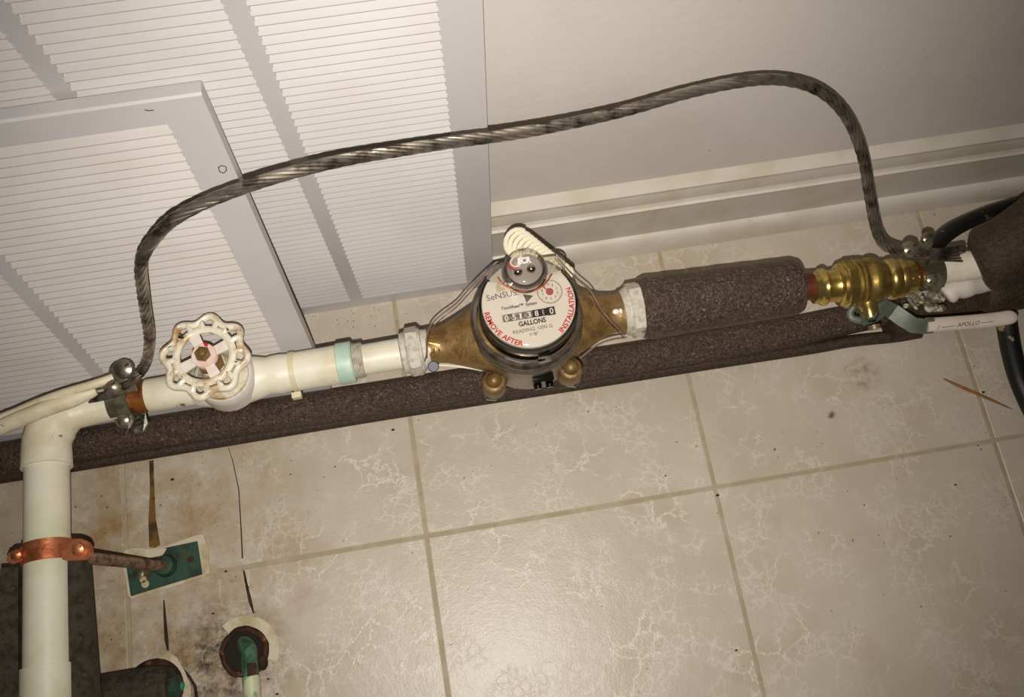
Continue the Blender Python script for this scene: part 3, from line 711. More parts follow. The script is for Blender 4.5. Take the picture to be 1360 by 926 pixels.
b = MB(); b.tube(smoothpath([P(676, 349, ez+.010), P(678, 354, ez+.010), P(684, 356.5, ez+.010), P(690, 356, ez+.010)], 4), .0018, 8); build('red_lead', b, 'dial_red', pod)
A = P(688.5, 351, ez+.0162); Bq = P(706, 348.5, ez+.0162)
build('pod_lettering', flat_text('ECR', A, Bq, 8.5*mpp(A), .05, lift=.0003), 'ink_white', pod, smooth=False)
# raised casting marks on the left flare
def on_body(x, y):
    d = (Vector((x, y, ZP)) - pa_); s = d.dot(pax_); r = ppr_[0][1]
    for (d0, r0), (d1, r1) in zip(ppr_, ppr_[1:]):
        if d0 <= s <= d1: r = lerp(r0, r1, (s-d0)/(d1-d0)); break
    off = (d - pax_*s).length
    return ZP + math.sqrt(max(r*r - off*off, 0)) * .86
def cast_text(s, A, Bq, h):
    vs, fs = text_mesh(s, .02); x0 = min(v.x for v in vs); x1 = max(v.x for v in vs)
    ex = Bq - A; W = ex.length; ex /= W; ey = Vector((0,0,1)).cross(ex); mb = MB(); o = []
    for v in vs:
        p = A + ex*((v.x-x0)/(x1-x0)*W) + ey*(v.y/.7*h); o.append(Vector((p.x, p.y, on_body(p.x, p.y) + .0006)))
    n = len(o); mb.add(o, fs); return mb
build('casting_mark', cast_text('5/8', P(584, 468, ZP+.017), P(581, 443, ZP+.017), .010), mat('worn_bronze_high_spots', srgb(176, 140, 78), .35, .8), t, smooth=False)
build('casting_mark', cast_text('SRII', P(620, 468, ZP+.025), P(611, 431, ZP+.025), .009), MT['worn_bronze_high_spots'] if 'worn_bronze_high_spots' in MT else bpy.data.materials['worn_bronze_high_spots'], t, smooth=False)

# ---- coil of cream cable behind the meter
ca = P(686, 322, .222); cb_ = P(752, 364, .190)
b = MB(); axd = (cb_ - ca); nrm = (axd.normalized() * .45 + (CO - ca).normalized() * 1.0).normalized(); u_ = nrm.orthogonal().normalized(); w_ = nrm.cross(u_)
turns = 13; pts = []
for i in range(turns * 18 + 1):
    s = i / (turns * 18); a_ = 2*math.pi*turns*s; r = lerp(.0120, .0062, s)
    pts.append(ca + axd * s + (u_*math.cos(a_) + w_*math.sin(a_)) * r)
b.tube(pts, .0022, 8); 
coil = build('cable_coil', b, 'cable_cream', base=(ca.x, ca.y, .19)); tag(coil, 'tight coil of cream signal cable tucked behind the top of the meter', 'cable')
# ---- thin wires
def wire(label, pts, r, m, name='sense_wire', k=5, cat='wire', group=None):
    p = smoothpath(pts, k); b = MB(); b.tube(p, r, 7)
    lowest = min(p, key=lambda q: q.z)
    return tag(build(name, b, m, base=(p[0].x, p[0].y, lowest.z)), label, cat, group)
wire('thin brown wire looping from the sensor pod down to the left coupling nut', [P(655, 352, .205), P(640, 366, .20), P(620, 387, .19), P(604, 405, .18), P(585, 419, .178), P(572, 432, .178), P(566.5, 448, .179), P(566.5, 470, .175), P(564, 480, .160)], .0007, 'grey_wire')
wire('dark red wire twisted beside the brown one left of the meter', [P(657, 354, .204), P(642, 369, .199), P(622, 391, .189), P(606, 408, .18), P(588, 422, .177), P(574, 436, .178), P(568.5, 450, .179), P(567, 476, .170)], .0005, 'seal_wire', 'seal_wire')
wire('thin dark wire from the cream coil across the bronze neck to the right coupling nut', [P(738, 340, .21), P(752, 356, .205), P(768, 372, .195), P(784, 386, .19), P(794, 403, .185), P(806, 420, .186), P(820, 435, .178), P(829, 445, .168)], .0007, 'grey_wire')
wire('dark red wire on the right side of the meter beside the thin dark wire', [P(737, 343, .21), P(750, 359, .205), P(765, 376, .195), P(781, 389, .19), P(791, 405, .186), P(803, 422, .186), P(818, 438, .178), P(828, 448, .165)], .0005, 'seal_wire', 'seal_wire')
wire('orange copper seal wire sagging under the sensor pod across the dial', [P(661, 368, zf+.010), P(668, 377, zf+.009), P(680, 384, zf+.008), P(697, 387.5, zf+.008), P(712, 385, zf+.008), P(724, 377, zf+.009), P(733, 364, zf+.010)], .00075, mat('orange_copper_wire', srgb(196, 96, 48), .35, .6), 'seal_wire')
wire('white string from the lead seal running under the bronze body', [P(577, 485, .150), P(600, 486, .145), P(625, 489, .140), P(640, 492, .135)], .0011, 'cable_cream', 'seal_string')
wire('twisted grey wire below the bronze neck to the bottom of the right coupling nut', [P(770, 476, .140), P(792, 459, .150), P(812, 451, .152), P(832, 448, .150)], .0010, 'grey_wire')
b = MB(); q = P(575.5, 487, .158); nrm = (CO - q).normalized(); b.lathe(q - nrm*.002, nrm, [(0, .0046), (.0008, .0052), (.0032, .0052), (.004, .0044)], 22)
tag(build('lead_seal', b, 'lead', base=tuple(q)), 'small round dark lead seal hanging at the left neck of the meter', 'seal')
b = MB(); q = P(818, 414, .150 + .0175); b.ball((q.x, q.y, q.z), .0030, 14, 8, (1.1, .9, .5)); q2 = P(824.5, 413, .150+.018); b.ball((q2.x, q2.y, q2.z), .0022, 12, 8, (.7, 1.2, .5))
build('paint_drip', b, 'ink_white', meter)

# ================================================================== FOAM SLEEVE AND BALL VALVE ON THE RIGHT
A = P(850, 411, ZP); Bq = P(1060, 381, ZP)
b = MB(); ax = Bq - A; L = ax.length; r = 37 * mpp(A.lerp(Bq, .5))
pts = [A + ax*(i/24) for i in range(25)]; rr = [r*lerp(1.115, 1.01, i/24)*(1 + .008*math.sin(i*1.7) + .006*math.sin(i*.6)) for i in range(25)]; rr[0] *= .93; rr[-1] *= .9; rr[-2] *= .985
b.tube(pts, rr, 40)
for v in b.v:
    d = (v - A); s = d.dot(ax)/L
    if s > L*.985: v += ax.normalized() * 0
sl = build('foam_pipe_sleeve', b, 'foam', base=(A.x, A.y, ZP - r)); tag(sl, 'thick dark brown foam sleeve around the pipe between the meter and the brass valve', 'pipe insulation')
b = MB(); a, ax_, pr = along(1056, 381, 1084, 380, ZP, [(1052, 18), (1084, 19)]); b.lathe(a, ax_, pr, 30); tag(build('copper_stub', b, 'copper_red', base=(a.x, a.y, ZP-.013)), 'short red-brown copper stub between the foam sleeve and the brass valve', 'pipe')
bv0 = P(1079, 382.5, ZP)
t = thing('ball_valve', (P(1145, 376, ZP).x, P(1145, 376, ZP).y, 0), 'bright brass press fit ball valve with a white lever handle', 'valve')
U0, V0, U1, V1 = 1078, 383.0, 1213, 367.5
b = MB(); a, ax_, pr = along(U0, V0, U1, V1, ZP, [(1078, 19.5), (1079, 21), (1086, 21.5), (1089, 24.5), (1093, 25.5), (1096, 23), (1098, 21), (1108, 22), (1113, 25), (1115, 27)]); b.lathe(a, ax_, pr, 40); build('press_end', b, 'brass', t)
b = MB(); a, ax_, pr = along(U0, V0, U1, V1, ZP, [(1110, 24), (1113, 28.5), (1117, 29.5), (1119, 28.5)]); b.lathe(a, ax_, pr, 40)
A = a + ax_ * ((1118-U0)/(U1-U0)); B_ = a + ax_ * ((1131-U0)/(U1-U0)); hexprof(b, A, ax_, (B_-A).length, 32.5*mpp(A), ref=(0,-.5,.87), n=8)
build('body_nut', b, 'brass', t)
b = MB(); a, ax_, pr = along(U0, V0, U1, V1, ZP, [(1129, 29), (1131, 32), (1134, 32.5), (1136, 30.5), (1138, 30), (1140, 32), (1143, 31.5), (1145, 30), (1149, 30.5), (1152, 32), (1157, 32.5), (1161, 31), (1164, 28), (1168, 26), (1173, 25.5), (1175, 24)]); b.lathe(a, ax_, pr, 44); build('valve_body', b, 'brass_cast', t)
b = MB(); a, ax_, pr = along(U0, V0, U1, V1, ZP, [(1173, 22), (1176, 25.5), (1180, 27.5), (1186, 27.5), (1190, 25), (1193, 26.2), (1197, 26.2), (1200, 22.5), (1212, 21.5), (1213, 20)]); b.lathe(a, ax_, pr, 44); build('press_end', b, 'brass', t)
# stem towards the viewer, handle, nut
bc = P(1146, 376, ZP); sd = Vector((.02, -1, -.18)).normalized()
b = MB(); b.lathe(bc + sd*.012, sd, [(0, .0105), (.010, .0100), (.013, .0085), (.022, .0080), (.0225, .006)], 26, ); build('stem_boss', b, 'brass', t)
hA = P(1152, 415, ZP - .018)
up = (CO - hA).normalized()
# lever: a folded steel strap from the stem, then the white grip
def strap(pts, w0, th, nrm_list, mname, name, parent):
    mb = MB(); vs = []; m_ = len(pts)
    for i, p in enumerate(pts):
        tdir = (pts[min(i+1, m_-1)] - pts[max(i-1, 0)]).normalized(); nn = Vector(nrm_list[i] if isinstance(nrm_list, list) else nrm_list); s = tdir.cross(nn).normalized(); n2 = s.cross(tdir).normalized()
        w = w0[i] if isinstance(w0, (list, tuple)) else w0
        vs += [p - s*w - n2*th, p + s*w - n2*th, p + s*w + n2*th, p - s*w + n2*th]
    fs = [(3,2,1,0), tuple(range((m_-1)*4, m_*4))]
    for i in range(m_-1):
        for k in range(4): fs.append((i*4+k, i*4+(k+1) % 4, (i+1)*4+(k+1) % 4, (i+1)*4+k))
    mb.add(vs, fs); return build(name, mb, mname, parent, ang=30)
hz_ = ZP - .006
NR = Vector((.0, -.62, .78))
hp = [P(1144, 425, hz_), P(1160, 418, hz_), P(1176, 408, hz_ + .004), P(1186, 414, hz_), P(1200, 424, hz_), P(1213, 432, hz_), P(1228, 433.5, hz_), P(1240, 432.5, hz_)]
handle = strap(hp, [.0060, .0080, .0080, .0075, .0075, .0075, .0074, .0074], .0012, NR, 'handle_steel', 'handle', t)
handle['label'] = 'bent grey steel lever'
b = MB(); b.tube(smoothpath([P(1134, 408, hz_+.004), P(1129, 415, hz_+.001), P(1132, 423, hz_), P(1143, 426, hz_)], 4), .0034, 10, squash=.6); build('stop_hook', b, 'handle_steel', handle)
nb = P(1158, 421, hz_); b = MB(); hexprof(b, nb, (-sd + up*2).normalized(), .007, .0072); build('handle_nut', b, 'steel', handle)
b = MB(); b.lathe(nb + sd*.008, sd, [(0, .006), (.004, .006)], 14); build('stem_end', b, 'bronze_dark', handle)
gp = [P(1231, 431.5, hz_), P(1250, 430.5, hz_), P(1290, 427.5, hz_), P(1320, 424.5, hz_ ), P(1340, 421.5, hz_), P(1350, 419.5, hz_)]
mb = MB(); mb.tube(smoothpath(gp, 4), [.0070]*17 + [.0066, .0058, .0046, .0030], 16, squash=.55)
grip = build('grip', mb, 'handle_white', handle); grip['label'] = 'white plastic dipped lever grip'
A = P(1243, 437, hz_ + .0045); Bq = P(1318, 428.5, hz_ + .0045)
nb_ = Vector((0, -.5, .87)).normalized()
build('faint_print', flat_text('/ ·——· APOLLO ——', A, Bq, .0036, .01, .3, nrm=nb_, lift=.0020), 'ink_grey', grip, smooth=False)

b = MB(); a, ax_, pr = along(1210, 368.5, 1236, 362, ZP, [(1208, 18.5), (1240, 18.5)]); b.lathe(a, ax_, pr, 30); tag(build('copper_stub', b, 'copper_red', base=(a.x, a.y, ZP-.013)), 'short red-brown copper stub between the brass valve and the grey clamp', 'pipe')
b = MB(); a, ax_, pr = along(1236, 360.5, 1312, 349, ZP, [(1236, 18.5), (1268, 18.5), (1270, 19.5), (1312, 19.5)]); b.lathe(a, ax_, pr, 30); tag(build('painted_pipe', b, 'cream', base=(a.x, a.y, ZP-.014)), 'white painted pipe stub between the grey clamp and the large foam elbow', 'pipe')
# big foam sleeve rising at the right edge and the lower one
fa = smoothpath([P(1297, 352, .155), P(1325, 340, .165), P(1360, 318, .18), P(1420, 275, .205)], 6)
b = MB(); b.tube(fa, [.0215, .0262, .0290, .0305] + [.0325]*(len(fa)-4), 34); tag(build('foam_pipe_sleeve', b, 'foam_dark', base=tuple(P(1340, 340, .10))), 'large brown foam sleeve rising over the right edge of the picture', 'pipe insulation')
b = MB(); fb = smoothpath([P(1304, 392, .085), P(1330, 388, .085), P(1370, 379, .085), P(1430, 365, .085)], 5); b.tube(fb, [.0150, .0180, .0192] + [.0200]*(len(fb)-3), 28); tag(build('foam_pipe_sleeve', b, 'foam_dark', base=tuple(P(1340, 385, .06))), 'smaller brown foam sleeve tucked under the large one at the right edge', 'pipe insulation')
b = MB(); fb = smoothpath([P(1255, 393, .118), P(1268, 384, .122), P(1288, 379, .12), P(1312, 372, .115)], 5); b.tube(fb, [.0085, .0105, .0112, .0110, .0105, .0100, .0104, .0112, .0118, .0115, .0108, .0104, .0110, .0112, .0112, .011][:len(fb)], 20); tag(build('caulked_pipe', b, 'caulk', base=tuple(P(1275, 385, .10))), 'lumpy white caulked pipe below the white stub by the right clamp', 'pipe')
# black cables
p = smoothpath([P(1222, 347, .130), P(1240, 328, .120), P(1262, 308, .10), P(1290, 293, .085), P(1325, 279, .07), P(1365, 268, .055), P(1420, 262, .05)], 6)
b = MB(); b.tube(p, [lerp(.0088, .0066, i/len(p)) for i in range(len(p))], 18); tag(build('black_cable', b, 'black_rubber', base=tuple(P(1290, 293, .075))), 'thick black cable with paint flecks curving from the grey clamp up to the right edge', 'cable')
p = smoothpath([P(1332, 395, .050), P(1337, 430, .040), P(1344, 470, .025), P(1356, 510, .014), P(1380, 560, .0115), P(1420, 620, .0115)], 6)
b = MB(); b.tube(p, .0105, 20)
tag(build('black_cable', b, 'black_rubber', base=tuple(P(1350, 500, 0))), 'thick black cable with ochre paint flecks hanging down the right edge below the handle', 'cable')

# ================================================================== GROUND WIRE
gz = [(150, 524, .168), (164, 514, .176), (179, 502, .184), (190, 490, .190)]
gy = [(197, 470, .289), (198, 445, .290), (194, 418, .291), (190, 390, .292), (187, 362, .294), (190, 340, .297), (204, 318, .301),
      (226, 295, .306), (262, 274, .312), (300, 258, .317), (345, 242, .323), (400, 226, .329), (460, 212, .335), (530, 200, .341), (600, 189, .347), (680, 178, .354), (760, 163, .362), (830, 147, .369), (900, 127, .375), (960, 113, .378), (1010, 106, .380), (1050, 108, .380), (1085, 119, .377),
      (1112, 140, .370), (1132, 170, .360), (1146, 210, .345), (1153, 250, .330), (1160, 290, .313), (1166, 312, .303)]
ge = [(1175, 326, .212), (1190, 332.5, .202), (1210, 335, .195), (1232, 336, .188), (1255, 335, .182), (1278, 331, .176)]
cen = smoothpath([P(*q) for q in gz] + [PY(*q) for q in gy] + [P(*q) for q in ge], 8)
cl = [0.0]
for i in range(1, len(cen)): cl.append(cl[-1] + (cen[i] - cen[i-1]).length)
NS = int(cl[-1] / .0042); res_ = []; j = 0
for i in range(NS + 1):
    s = cl[-1] * i / NS
    while j < len(cl) - 2 and cl[j+1] < s: j += 1
    res_.append(cen[j].lerp(cen[j+1], (s - cl[j]) / max(cl[j+1] - cl[j], 1e-9)))
t = thing('ground_wire', (cen[0].x, cen[0].y, .15), 'thick tarnished stranded ground wire arching over the meter from clamp to clamp', 'wire')
RW = .0029; rs = .00165
tt = (res_[1] - res_[0]).normalized(); uu = tt.orthogonal().normalized(); fr = []
for i in range(len(res_)):
    t2 = (res_[min(i+1, NS)] - res_[max(i-1, 0)]).normalized(); uu = tt.rotation_difference(t2) @ uu; tt = t2; fr.append((uu.copy(), tt.cross(uu)))
b = MB(); b.tube(res_, .0024, 8); build('core', b, 'wire_dark', t)
for k in range(7):
    pts = []
    for i, p in enumerate(res_):
        a_ = 2*math.pi*k/7 + i * .0042 / .075 * 2*math.pi; pts.append(p + (fr[i][0]*math.cos(a_) + fr[i][1]*math.sin(a_)) * RW)
    b = MB(); b.tube(pts, rs, 7); build('strand', b, 'wire', t)
# splayed ends
for k in range(5):
    o = Vector((0, 0, .001*math.sin(k*2)))
    b = MB(); b.tube(smoothpath([P(158, 518 + k*1.2, .172), P(142, 521 + k*2.2, .170), P(124 - k*1.5, 524 + k*2.6, .167)], 4), .0011, 6); build('loose_strand', b, 'wire', t)
for k in range(6):
    b = MB(); b.tube(smoothpath([P(1232, 336 + k*1.5, .184), P(1256, 333 + k*2.6, .178), P(1274 + 2*(k % 3), 329 + k*3.6, .172)], 4), .0011, 6); build('loose_strand', b, 'wire', t)

# ================================================================== GROUND CLAMPS
def screw(parent, u, v, z, rpx, h=.004, m='screw', nm='screw', nrm=(0, -.25, 1)):
    q = P(u, v, z); r = rpx * mpp(q); n_ = Vector(nrm).normalized(); b = MB()
    b.lathe(q - n_*.006, n_, [(0, r*.55), (.005, r*.55), (.0052, r*1.0), (.0062, r), (.006 + h*.6, r*.86), (.006 + h*.9, r*.5), (.006 + h, r*.1)], 24)
    s = build(nm, b, m, parent); tp = q + n_*h; e = Vector((.8, .6, 0)); e = (e - n_*e.dot(n_)).normalized(); g = n_.cross(e)
    b = MB(); b.prism([tp - e*r*.8 - g*r*.09 - n_*.0007, tp + e*r*.8 - g*r*.09 - n_*.0007, tp + e*r*.8 + g*r*.09 - n_*.0007, tp - e*r*.8 + g*r*.09 - n_*.0007], n_, .0004)
    build('slot', b, 'wire_dark', s); return s
def band(parent, u0, u1, v0, v1, rin, rout, a0, a1, m, nm):
    """half-ring saddle around the pipe from angle a0 to a1 (0 = top, positive towards the viewer)"""
    A = P(u0, v0, ZP); Bq = P(u1, v1, ZP); ax = (Bq - A); L = ax.length; ax /= L; up = Vector((0,0,1)); up = (up - ax*up.dot(ax)).normalized(); w = ax.cross(up) * -1
    if w.y > 0: w = -w
    vs = []; n_ = 20; ri = rin*mpp(A); ro = rout*mpp(A)
    for i in range(n_ + 1):
        a_ = lerp(a0, a1, i/n_); d = up*math.cos(a_) + w*math.sin(a_)
        vs += [A + d*ri, A + ax*L + d*ri, A + ax*L + d*ro, A + d*ro]
    fs = [(0,1,2,3), tuple(range(n_*4+3, n_*4-1, -1))]
    for i in range(n_):
        for k in range(4): fs.append((i*4+k, (i+1)*4+k, (i+1)*4+(k+1) % 4, i*4+(k+1) % 4))
    b = MB(); b.add(vs, fs); return build(nm, b, m, parent, ang=30)
q = P(166, 530, ZP)
t = thing('ground_clamp', (q.x, q.y, ZP - .03), 'tarnished bronze ground clamp with round slotted screws at the left end of the ground wire', 'clamp')
band(t, 148, 176, 533, 528.5, 21, 26, -1.2, 1.35, 'clamp_bronze', 'upper_jaw')
band(t, 150, 184, 533, 526, 21, 26, 1.55, 4.6, 'steel', 'lower_jaw')
b = MB(); cA_ = P(150, 536, ZP+.008)
b.prism([P(147, 498, .172), P(178, 494, .172), P(183, 520, .172), P(150, 528, .172)], (0,-.2,1), .006); build('wire_block', b, 'clamp_bronze', t)
b = MB(); b.lathe(P(165, 498, .176), (0,0,1), [(0, 15*mpp(P(165,498,.18))), (.010, 15*mpp(P(165,498,.18))), (.0105, 13.5*mpp(P(165,498,.18)))], 26); build('screw_boss', b, 'clamp_bronze', t)
screw(t, 165, 490.5, .1885, 13.5, .0050)
screw(t, 149, 514, .184, 12, .0060)
b = MB(); b.prism([P(155, 546, .148), P(176, 544, .148), P(179, 560, .146), P(172, 569, .146), P(160, 569, .146), P(154, 560, .146)], (0,-.2,1), .004); build('lug', b, 'clamp_bronze', t)
b = MB(); b.prism([P(172, 553, .138), P(195, 549, .138), P(198, 562, .136), P(192, 573, .136), P(180, 576, .136), P(172, 568, .136)], (0,-.2,1), .004); build('lug', b, 'steel', t)
screw(t, 164, 558, .154, 8.5, .0030)
b = MB(); b.lathe(P(181, 562, .142), (.9, .1, .12), [(0, .0028), (.006, .0028)], 10); build('bolt_tip', b, 'steel', t)
screw(t, 187, 491.5, .178, 6, .002, 'clamp_bronze')

q = P(1230, 362, ZP)
t = thing('ground_clamp', (q.x, q.y, ZP - .03), 'grey ground clamp with an upright bolt at the right end of the ground wire', 'clamp')
band(t, 1219, 1245, 364.5, 359.5, 19, 23.5, -1.3, 1.4, 'clamp_bronze', 'upper_jaw')
band(t, 1221, 1247, 364, 359, 19, 23.5, 1.6, 4.6, 'steel', 'lower_jaw')
b = MB(); b.tube([P(1226, 350, .158), P(1228, 333, .184), P(1231, 322, .198)], [.0058, .0058, .0052], 16); up_ = build('upright_bolt', b, 'clamp_bronze', t)
screw(t, 1231.5, 317, .205, 8.5, .004)
b = MB(); b.prism([P(1197, 333, .184), P(1222, 328, .184), P(1236, 336, .184), P(1232, 345, .184), P(1204, 345, .184)], (0,-.2,1), .004); build('wire_block', b, 'clamp_bronze', t)
screw(t, 1208, 331, .212, 11, .0050)
b = MB(); b.prism([P(1226, 366, .166), P(1248, 361, .166), P(1252, 376, .160), P(1246, 386, .157), P(1234, 388, .157), P(1226, 380, .160)], (0,-.4,1), .004); build('lug', b, 'clamp_bronze', t)
screw(t, 1237, 371.5, .172, 8.5, .0040)
b = MB()
random.seed(3)
for i in range(34):
    q = P(random.uniform(1203, 1256), random.uniform(388, 410), random.uniform(.10, .125)); b.ball(q, random.uniform(.0022, .0048), 10, 7, (random.uniform(.7, 1.3), random.uniform(.7, 1.3), .8))
b.tube([P(1206, 396, .128), P(1212, 404, .126), P(1218, 411, .124)], [.0018, .0022, .0012], 7)
tag(build('hardened_putty', b, mat('grey_putty', srgb(126, 118, 98), .6, col2=srgb(90, 84, 62), nscale=90, spots=srgb(196, 188, 160), sscale=120, slo=.55, shi=.62, bump=.001, bscale=160), base=tuple(P(1230, 400, .09))), 'crusty grey putty lump below the right ground clamp', 'putty')

# ---- white painted cable on the left
p = smoothpath([P(-330, 690, .150), P(-180, 645, .158), P(-70, 600, .168), P(-20, 578, .174), P(0, 568, .178), P(28, 556, .184), P(60, 543, .186), P(95, 531, .184), P(128, 519, .182)], 6)
t = thing('painted_cable', tuple(P(60, 545, .16)), 'cream painted ground cable running from the left edge over the elbow to the left clamp', 'cable')
b = MB(); b.tube(p, [.0072]*(len(p)-6) + [.0068, .0063, .0058, .0052, .0046, .0036], 16); build('jacket', b, 'cable_white', t)
p = smoothpath([P(-330, 668, .150), P(-180, 624, .160), P(-70, 584, .172), P(-10, 560, .176), P(20, 548, .180), P(50, 535, .185), P(80, 524, .189), P(110, 515, .190), P(133, 508, .189), P(150, 502, .186)], 6)
b = MB(); b.tube(p, [.0040]*len(p), 12); build('upper_conductor', b, 'cable_white', t)
b = MB(); b.prism([P(1, 565, .1862), P(7, 561, .1868), P(19, 555, .1880), P(21, 557.5, .1880), P(12, 563, .1872), P(5, 566.5, .1864)], (0,0,1), .0006); build('worn_patch', b, 'black', t)

# ================================================================== COPPER HANGER AND FLOOR PLATE
cc = P(63, 736, ZS + .006)
t = thing('pipe_hanger', tuple(P(222, 752, 0)), 'copper split ring hanger clamped on the cream pipe and held by a threaded rod', 'pipe hanger')
hx = Vector((1, .06, 0)).normalized(); hy = ddir
a = cc - ddir*.009; ring_r = rb + .0002; vs = []
up = Vector((0,0,1)); up = (up - ddir*up.dot(ddir)).normalized(); sx = up.cross(ddir).normalized()
if sx.x < 0: sx = -sx
for part_, (s0, s1) in (('front_strap', (-1.62, 1.62)), ('rear_strap', (1.75, 4.53))):
    vs = []; n_ = 22
    for i in range(n_+1):
        a_ = lerp(s0, s1, i/n_); d = up*math.cos(a_) + sx*math.sin(a_); tw = -sx.dot(d)*0.0
        sk = ddir * (-.0006 * math.sin(a_))
        vs += [a + sk + d*ring_r, a + sk + ddir*.0175 + d*ring_r, a + sk + ddir*.0175 + d*(ring_r+.0018), a + sk + d*(ring_r+.0018)]
    fs = [(0,1,2,3), tuple(range(n_*4+3, n_*4-1, -1))]
    for i in range(n_):
        for k in range(4): fs.append((i*4+k, (i+1)*4+k, (i+1)*4+(k+1) % 4, i*4+(k+1) % 4))
    b = MB(); b.add(vs, fs); build(part_, b, 'copper', t, ang=30)
earz = ZS + .022
for (u, v, r1) in ((106, 730, 13.5),):
    b = MB(); pts = [P(u + 15*math.cos(a_), v + (14)*math.sin(a_), earz) for a_ in [math.pi*(-.5 + i/12) for i in range(13)]] + [P(84, 744, earz), P(84, 716, earz)]
    b.prism(pts[::-1], (0,0,1), .0016); b2 = [p - Vector((0,0,.005)) for p in pts]; b.prism(b2[::-1], (0,0,1), .0016); build('ear', b, 'copper', t)
    screw(t, u - 2, v, earz + .0035, 9, .003, 'copper')
b = MB(); b.prism([P(14, 735, earz-.004), P(34, 726, earz-.004), P(40, 744, earz-.004), P(18, 750, earz-.004), P(10, 745, earz-.004)], (0,0,1), .003); build('ear', b, 'copper', t)
screw(t, 22, 737, earz + .001, 8, .0035, 'copper')
r0 = P(222, 752, .002); r1 = P(112, 741, ZS + .004); L = (r1 - r0).length; b = MB(); pr = []; nthr = 70
for i in range(nthr): pr += [(L*i/nthr, .0046), (L*(i+.5)/nthr, .0054)]
b.lathe(r0, (r1-r0), pr, 14); build('threaded_rod', b, 'rod', t)
t = thing('floor_plate', tuple(P(220, 756, 0)), 'green corroded copper floor plate under the threaded rod', 'flange')
b = MB(); b.prism([P(175, 792, .0022), P(269, 763, .0022), P(262.5, 719.5, .0022), P(222, 728, .0022), P(200, 741, .0022), P(168, 746, .0022)], (0,0,1), .0028)
for f in b.f: pass
build('plate', b, 'verdigris', t, smooth=False)
q = P(221, 752, .004); b = MB(); b.lathe((q.x, q.y, .0045), (0,0,1), [(0, .0115), (.006, .0105), (.009, .0090), (.0095, .0062)], 26); build('socket', b, 'verdigris', t)
b = MB(); q = P(184, 762, .005); b.lathe((q.x, q.y, .0048), (0,0,1), [(0, .0060), (.0018, .0056), (.0026, .003)], 20); s_ = build('screw', b, 'screw', t); s_['label'] = 'pale screw head'
b = MB(); q = P(193, 776, .005); b.lathe((q.x, q.y, .0049), (0,0,1), [(0, .0040), (.0006, .0038)], 14); q = P(190, 770, .005); b.lathe((q.x, q.y, .0049), (0,0,1), [(0, .0036), (.0006, .0032)], 12); build('paint_spot', b, 'torn', t)
b = MB(); q = P(253, 743, .005); b.lathe((q.x, q.y, .0048), (0,0,1), [(0, .0035), (.0003, .0033)], 16); build('screw_hole', b, 'rust', t)
b = MB(); b.prism([P(167, 731, .0005), P(178, 728, .0005), P(205, 729, .0005), P(216, 727, .0005), P(262, 711, .0005), P(270, 710, .0005), P(277, 730, .0005), P(279, 762, .0005), P(270, 767, .0005), P(214, 785, .0005), P(176, 796, .0005), P(171, 791, .0005), P(166, 760, .0005), P(163, 742, .0005)][::-1], (0,0,1), .0014)
b.prism([P(166, 742, .0048), P(168, 731, .0048), P(182, 728, .0048), P(205, 730, .0048), P(222, 729, .0048), P(216, 738, .0048), P(196, 742, .0048)][::-1], (0,0,1), .0010)
tag(build('torn_backing', b, 'torn', floor))

# ---- foam half shell around the riser
t = thing('foam_half_shell', tuple(P(62, 900, .06)), 'dark foam half shell cradling the cream pipe below the copper hanger', 'pipe insulation')
def shell(path, rin, rout, a0, a1, n=24):
    vs = []; m_ = len(path)
    for i, p in enumerate(path):
        d = (path[min(i+1, m_-1)] - path[max(i-1, 0)]).normalized(); up = Vector((0,0,1)); up = (up - d*up.dot(d)).normalized(); s = up.cross(d)
        for k in range(n+1):
            a_ = lerp(a0, a1, k/n); e = up*math.cos(a_) + s*math.sin(a_)
            vs += [p + e*rin[i], p + e*rout[i]]
    fs = []; W = (n+1)*2
    for i in range(m_-1):
        for k in range(n):
            o = i*W + k*2
            fs += [(o, o+2, o+2+W, o+W), (o+1, o+1+W, o+3+W, o+3)]
        o = i*W; fs.append((o, o+W, o+W+1, o+1)); o = i*W + n*2; fs.append((o, o+1, o+W+1, o+W))
    for k in range(n):
        o = k*2; fs.append((o, o+1, o+3, o+2)); o = (m_-1)*W + k*2; fs.append((o, o+2, o+3, o+1))
    mb = MB(); mb.add(vs, fs); return mb
c1 = P(61.5, 748, ZS+.003); c2 = P(64, 960, ZS+.010); path = [c1.lerp(c2, i/10) for i in range(11)]
build('shell', shell(path, [rb + .0028]*11, [lerp(.0350, .0405, i/10) for i in range(11)], 1.25, 2*math.pi - 1.25), 'foam_grey', t, ang=60)
# ---- foam stub at the bottom with its corroded fitting
A = P(110, 934, .030); Bq = P(228, 914, .030); ps = [A.lerp(Bq, i/8) for i in range(9)]
b = MB(); b.tube(ps, [.0235]*6 + [.0232, .0222, .0190], 26)
tag(build('foam_pipe_sleeve', b, 'foam_grey', base=(A.x, A.y, 0)), 'short foam covered pipe stub on the bottom left floor, ending in a green fitting', 'pipe insulation')
b = MB(); q = P(203, 916, .006); b.lathe((q.x, q.y, .0005), (0,0,1), [(0, .0290), (.004, .0285), (.007, .026), (.009, .018)], 36)
t = thing('corroded_fitting', (q.x, q.y, 0), 'rusty collar with green corroded fitting at the end of the bottom foam stub', 'pipe fitting')
build('collar', b, 'rust', t)
b = MB(); ax = (Bq - A).normalized(); hexprof(b, Bq - ax*.002, ax, .009, .0120); build('fitting', b, 'verdigris', t)
b = MB(); b.ball(P(238, 912, .022), .0052, 12, 8); build('green_blob', b, mat('bright_verdigris', srgb(44, 140, 108), .5), t)
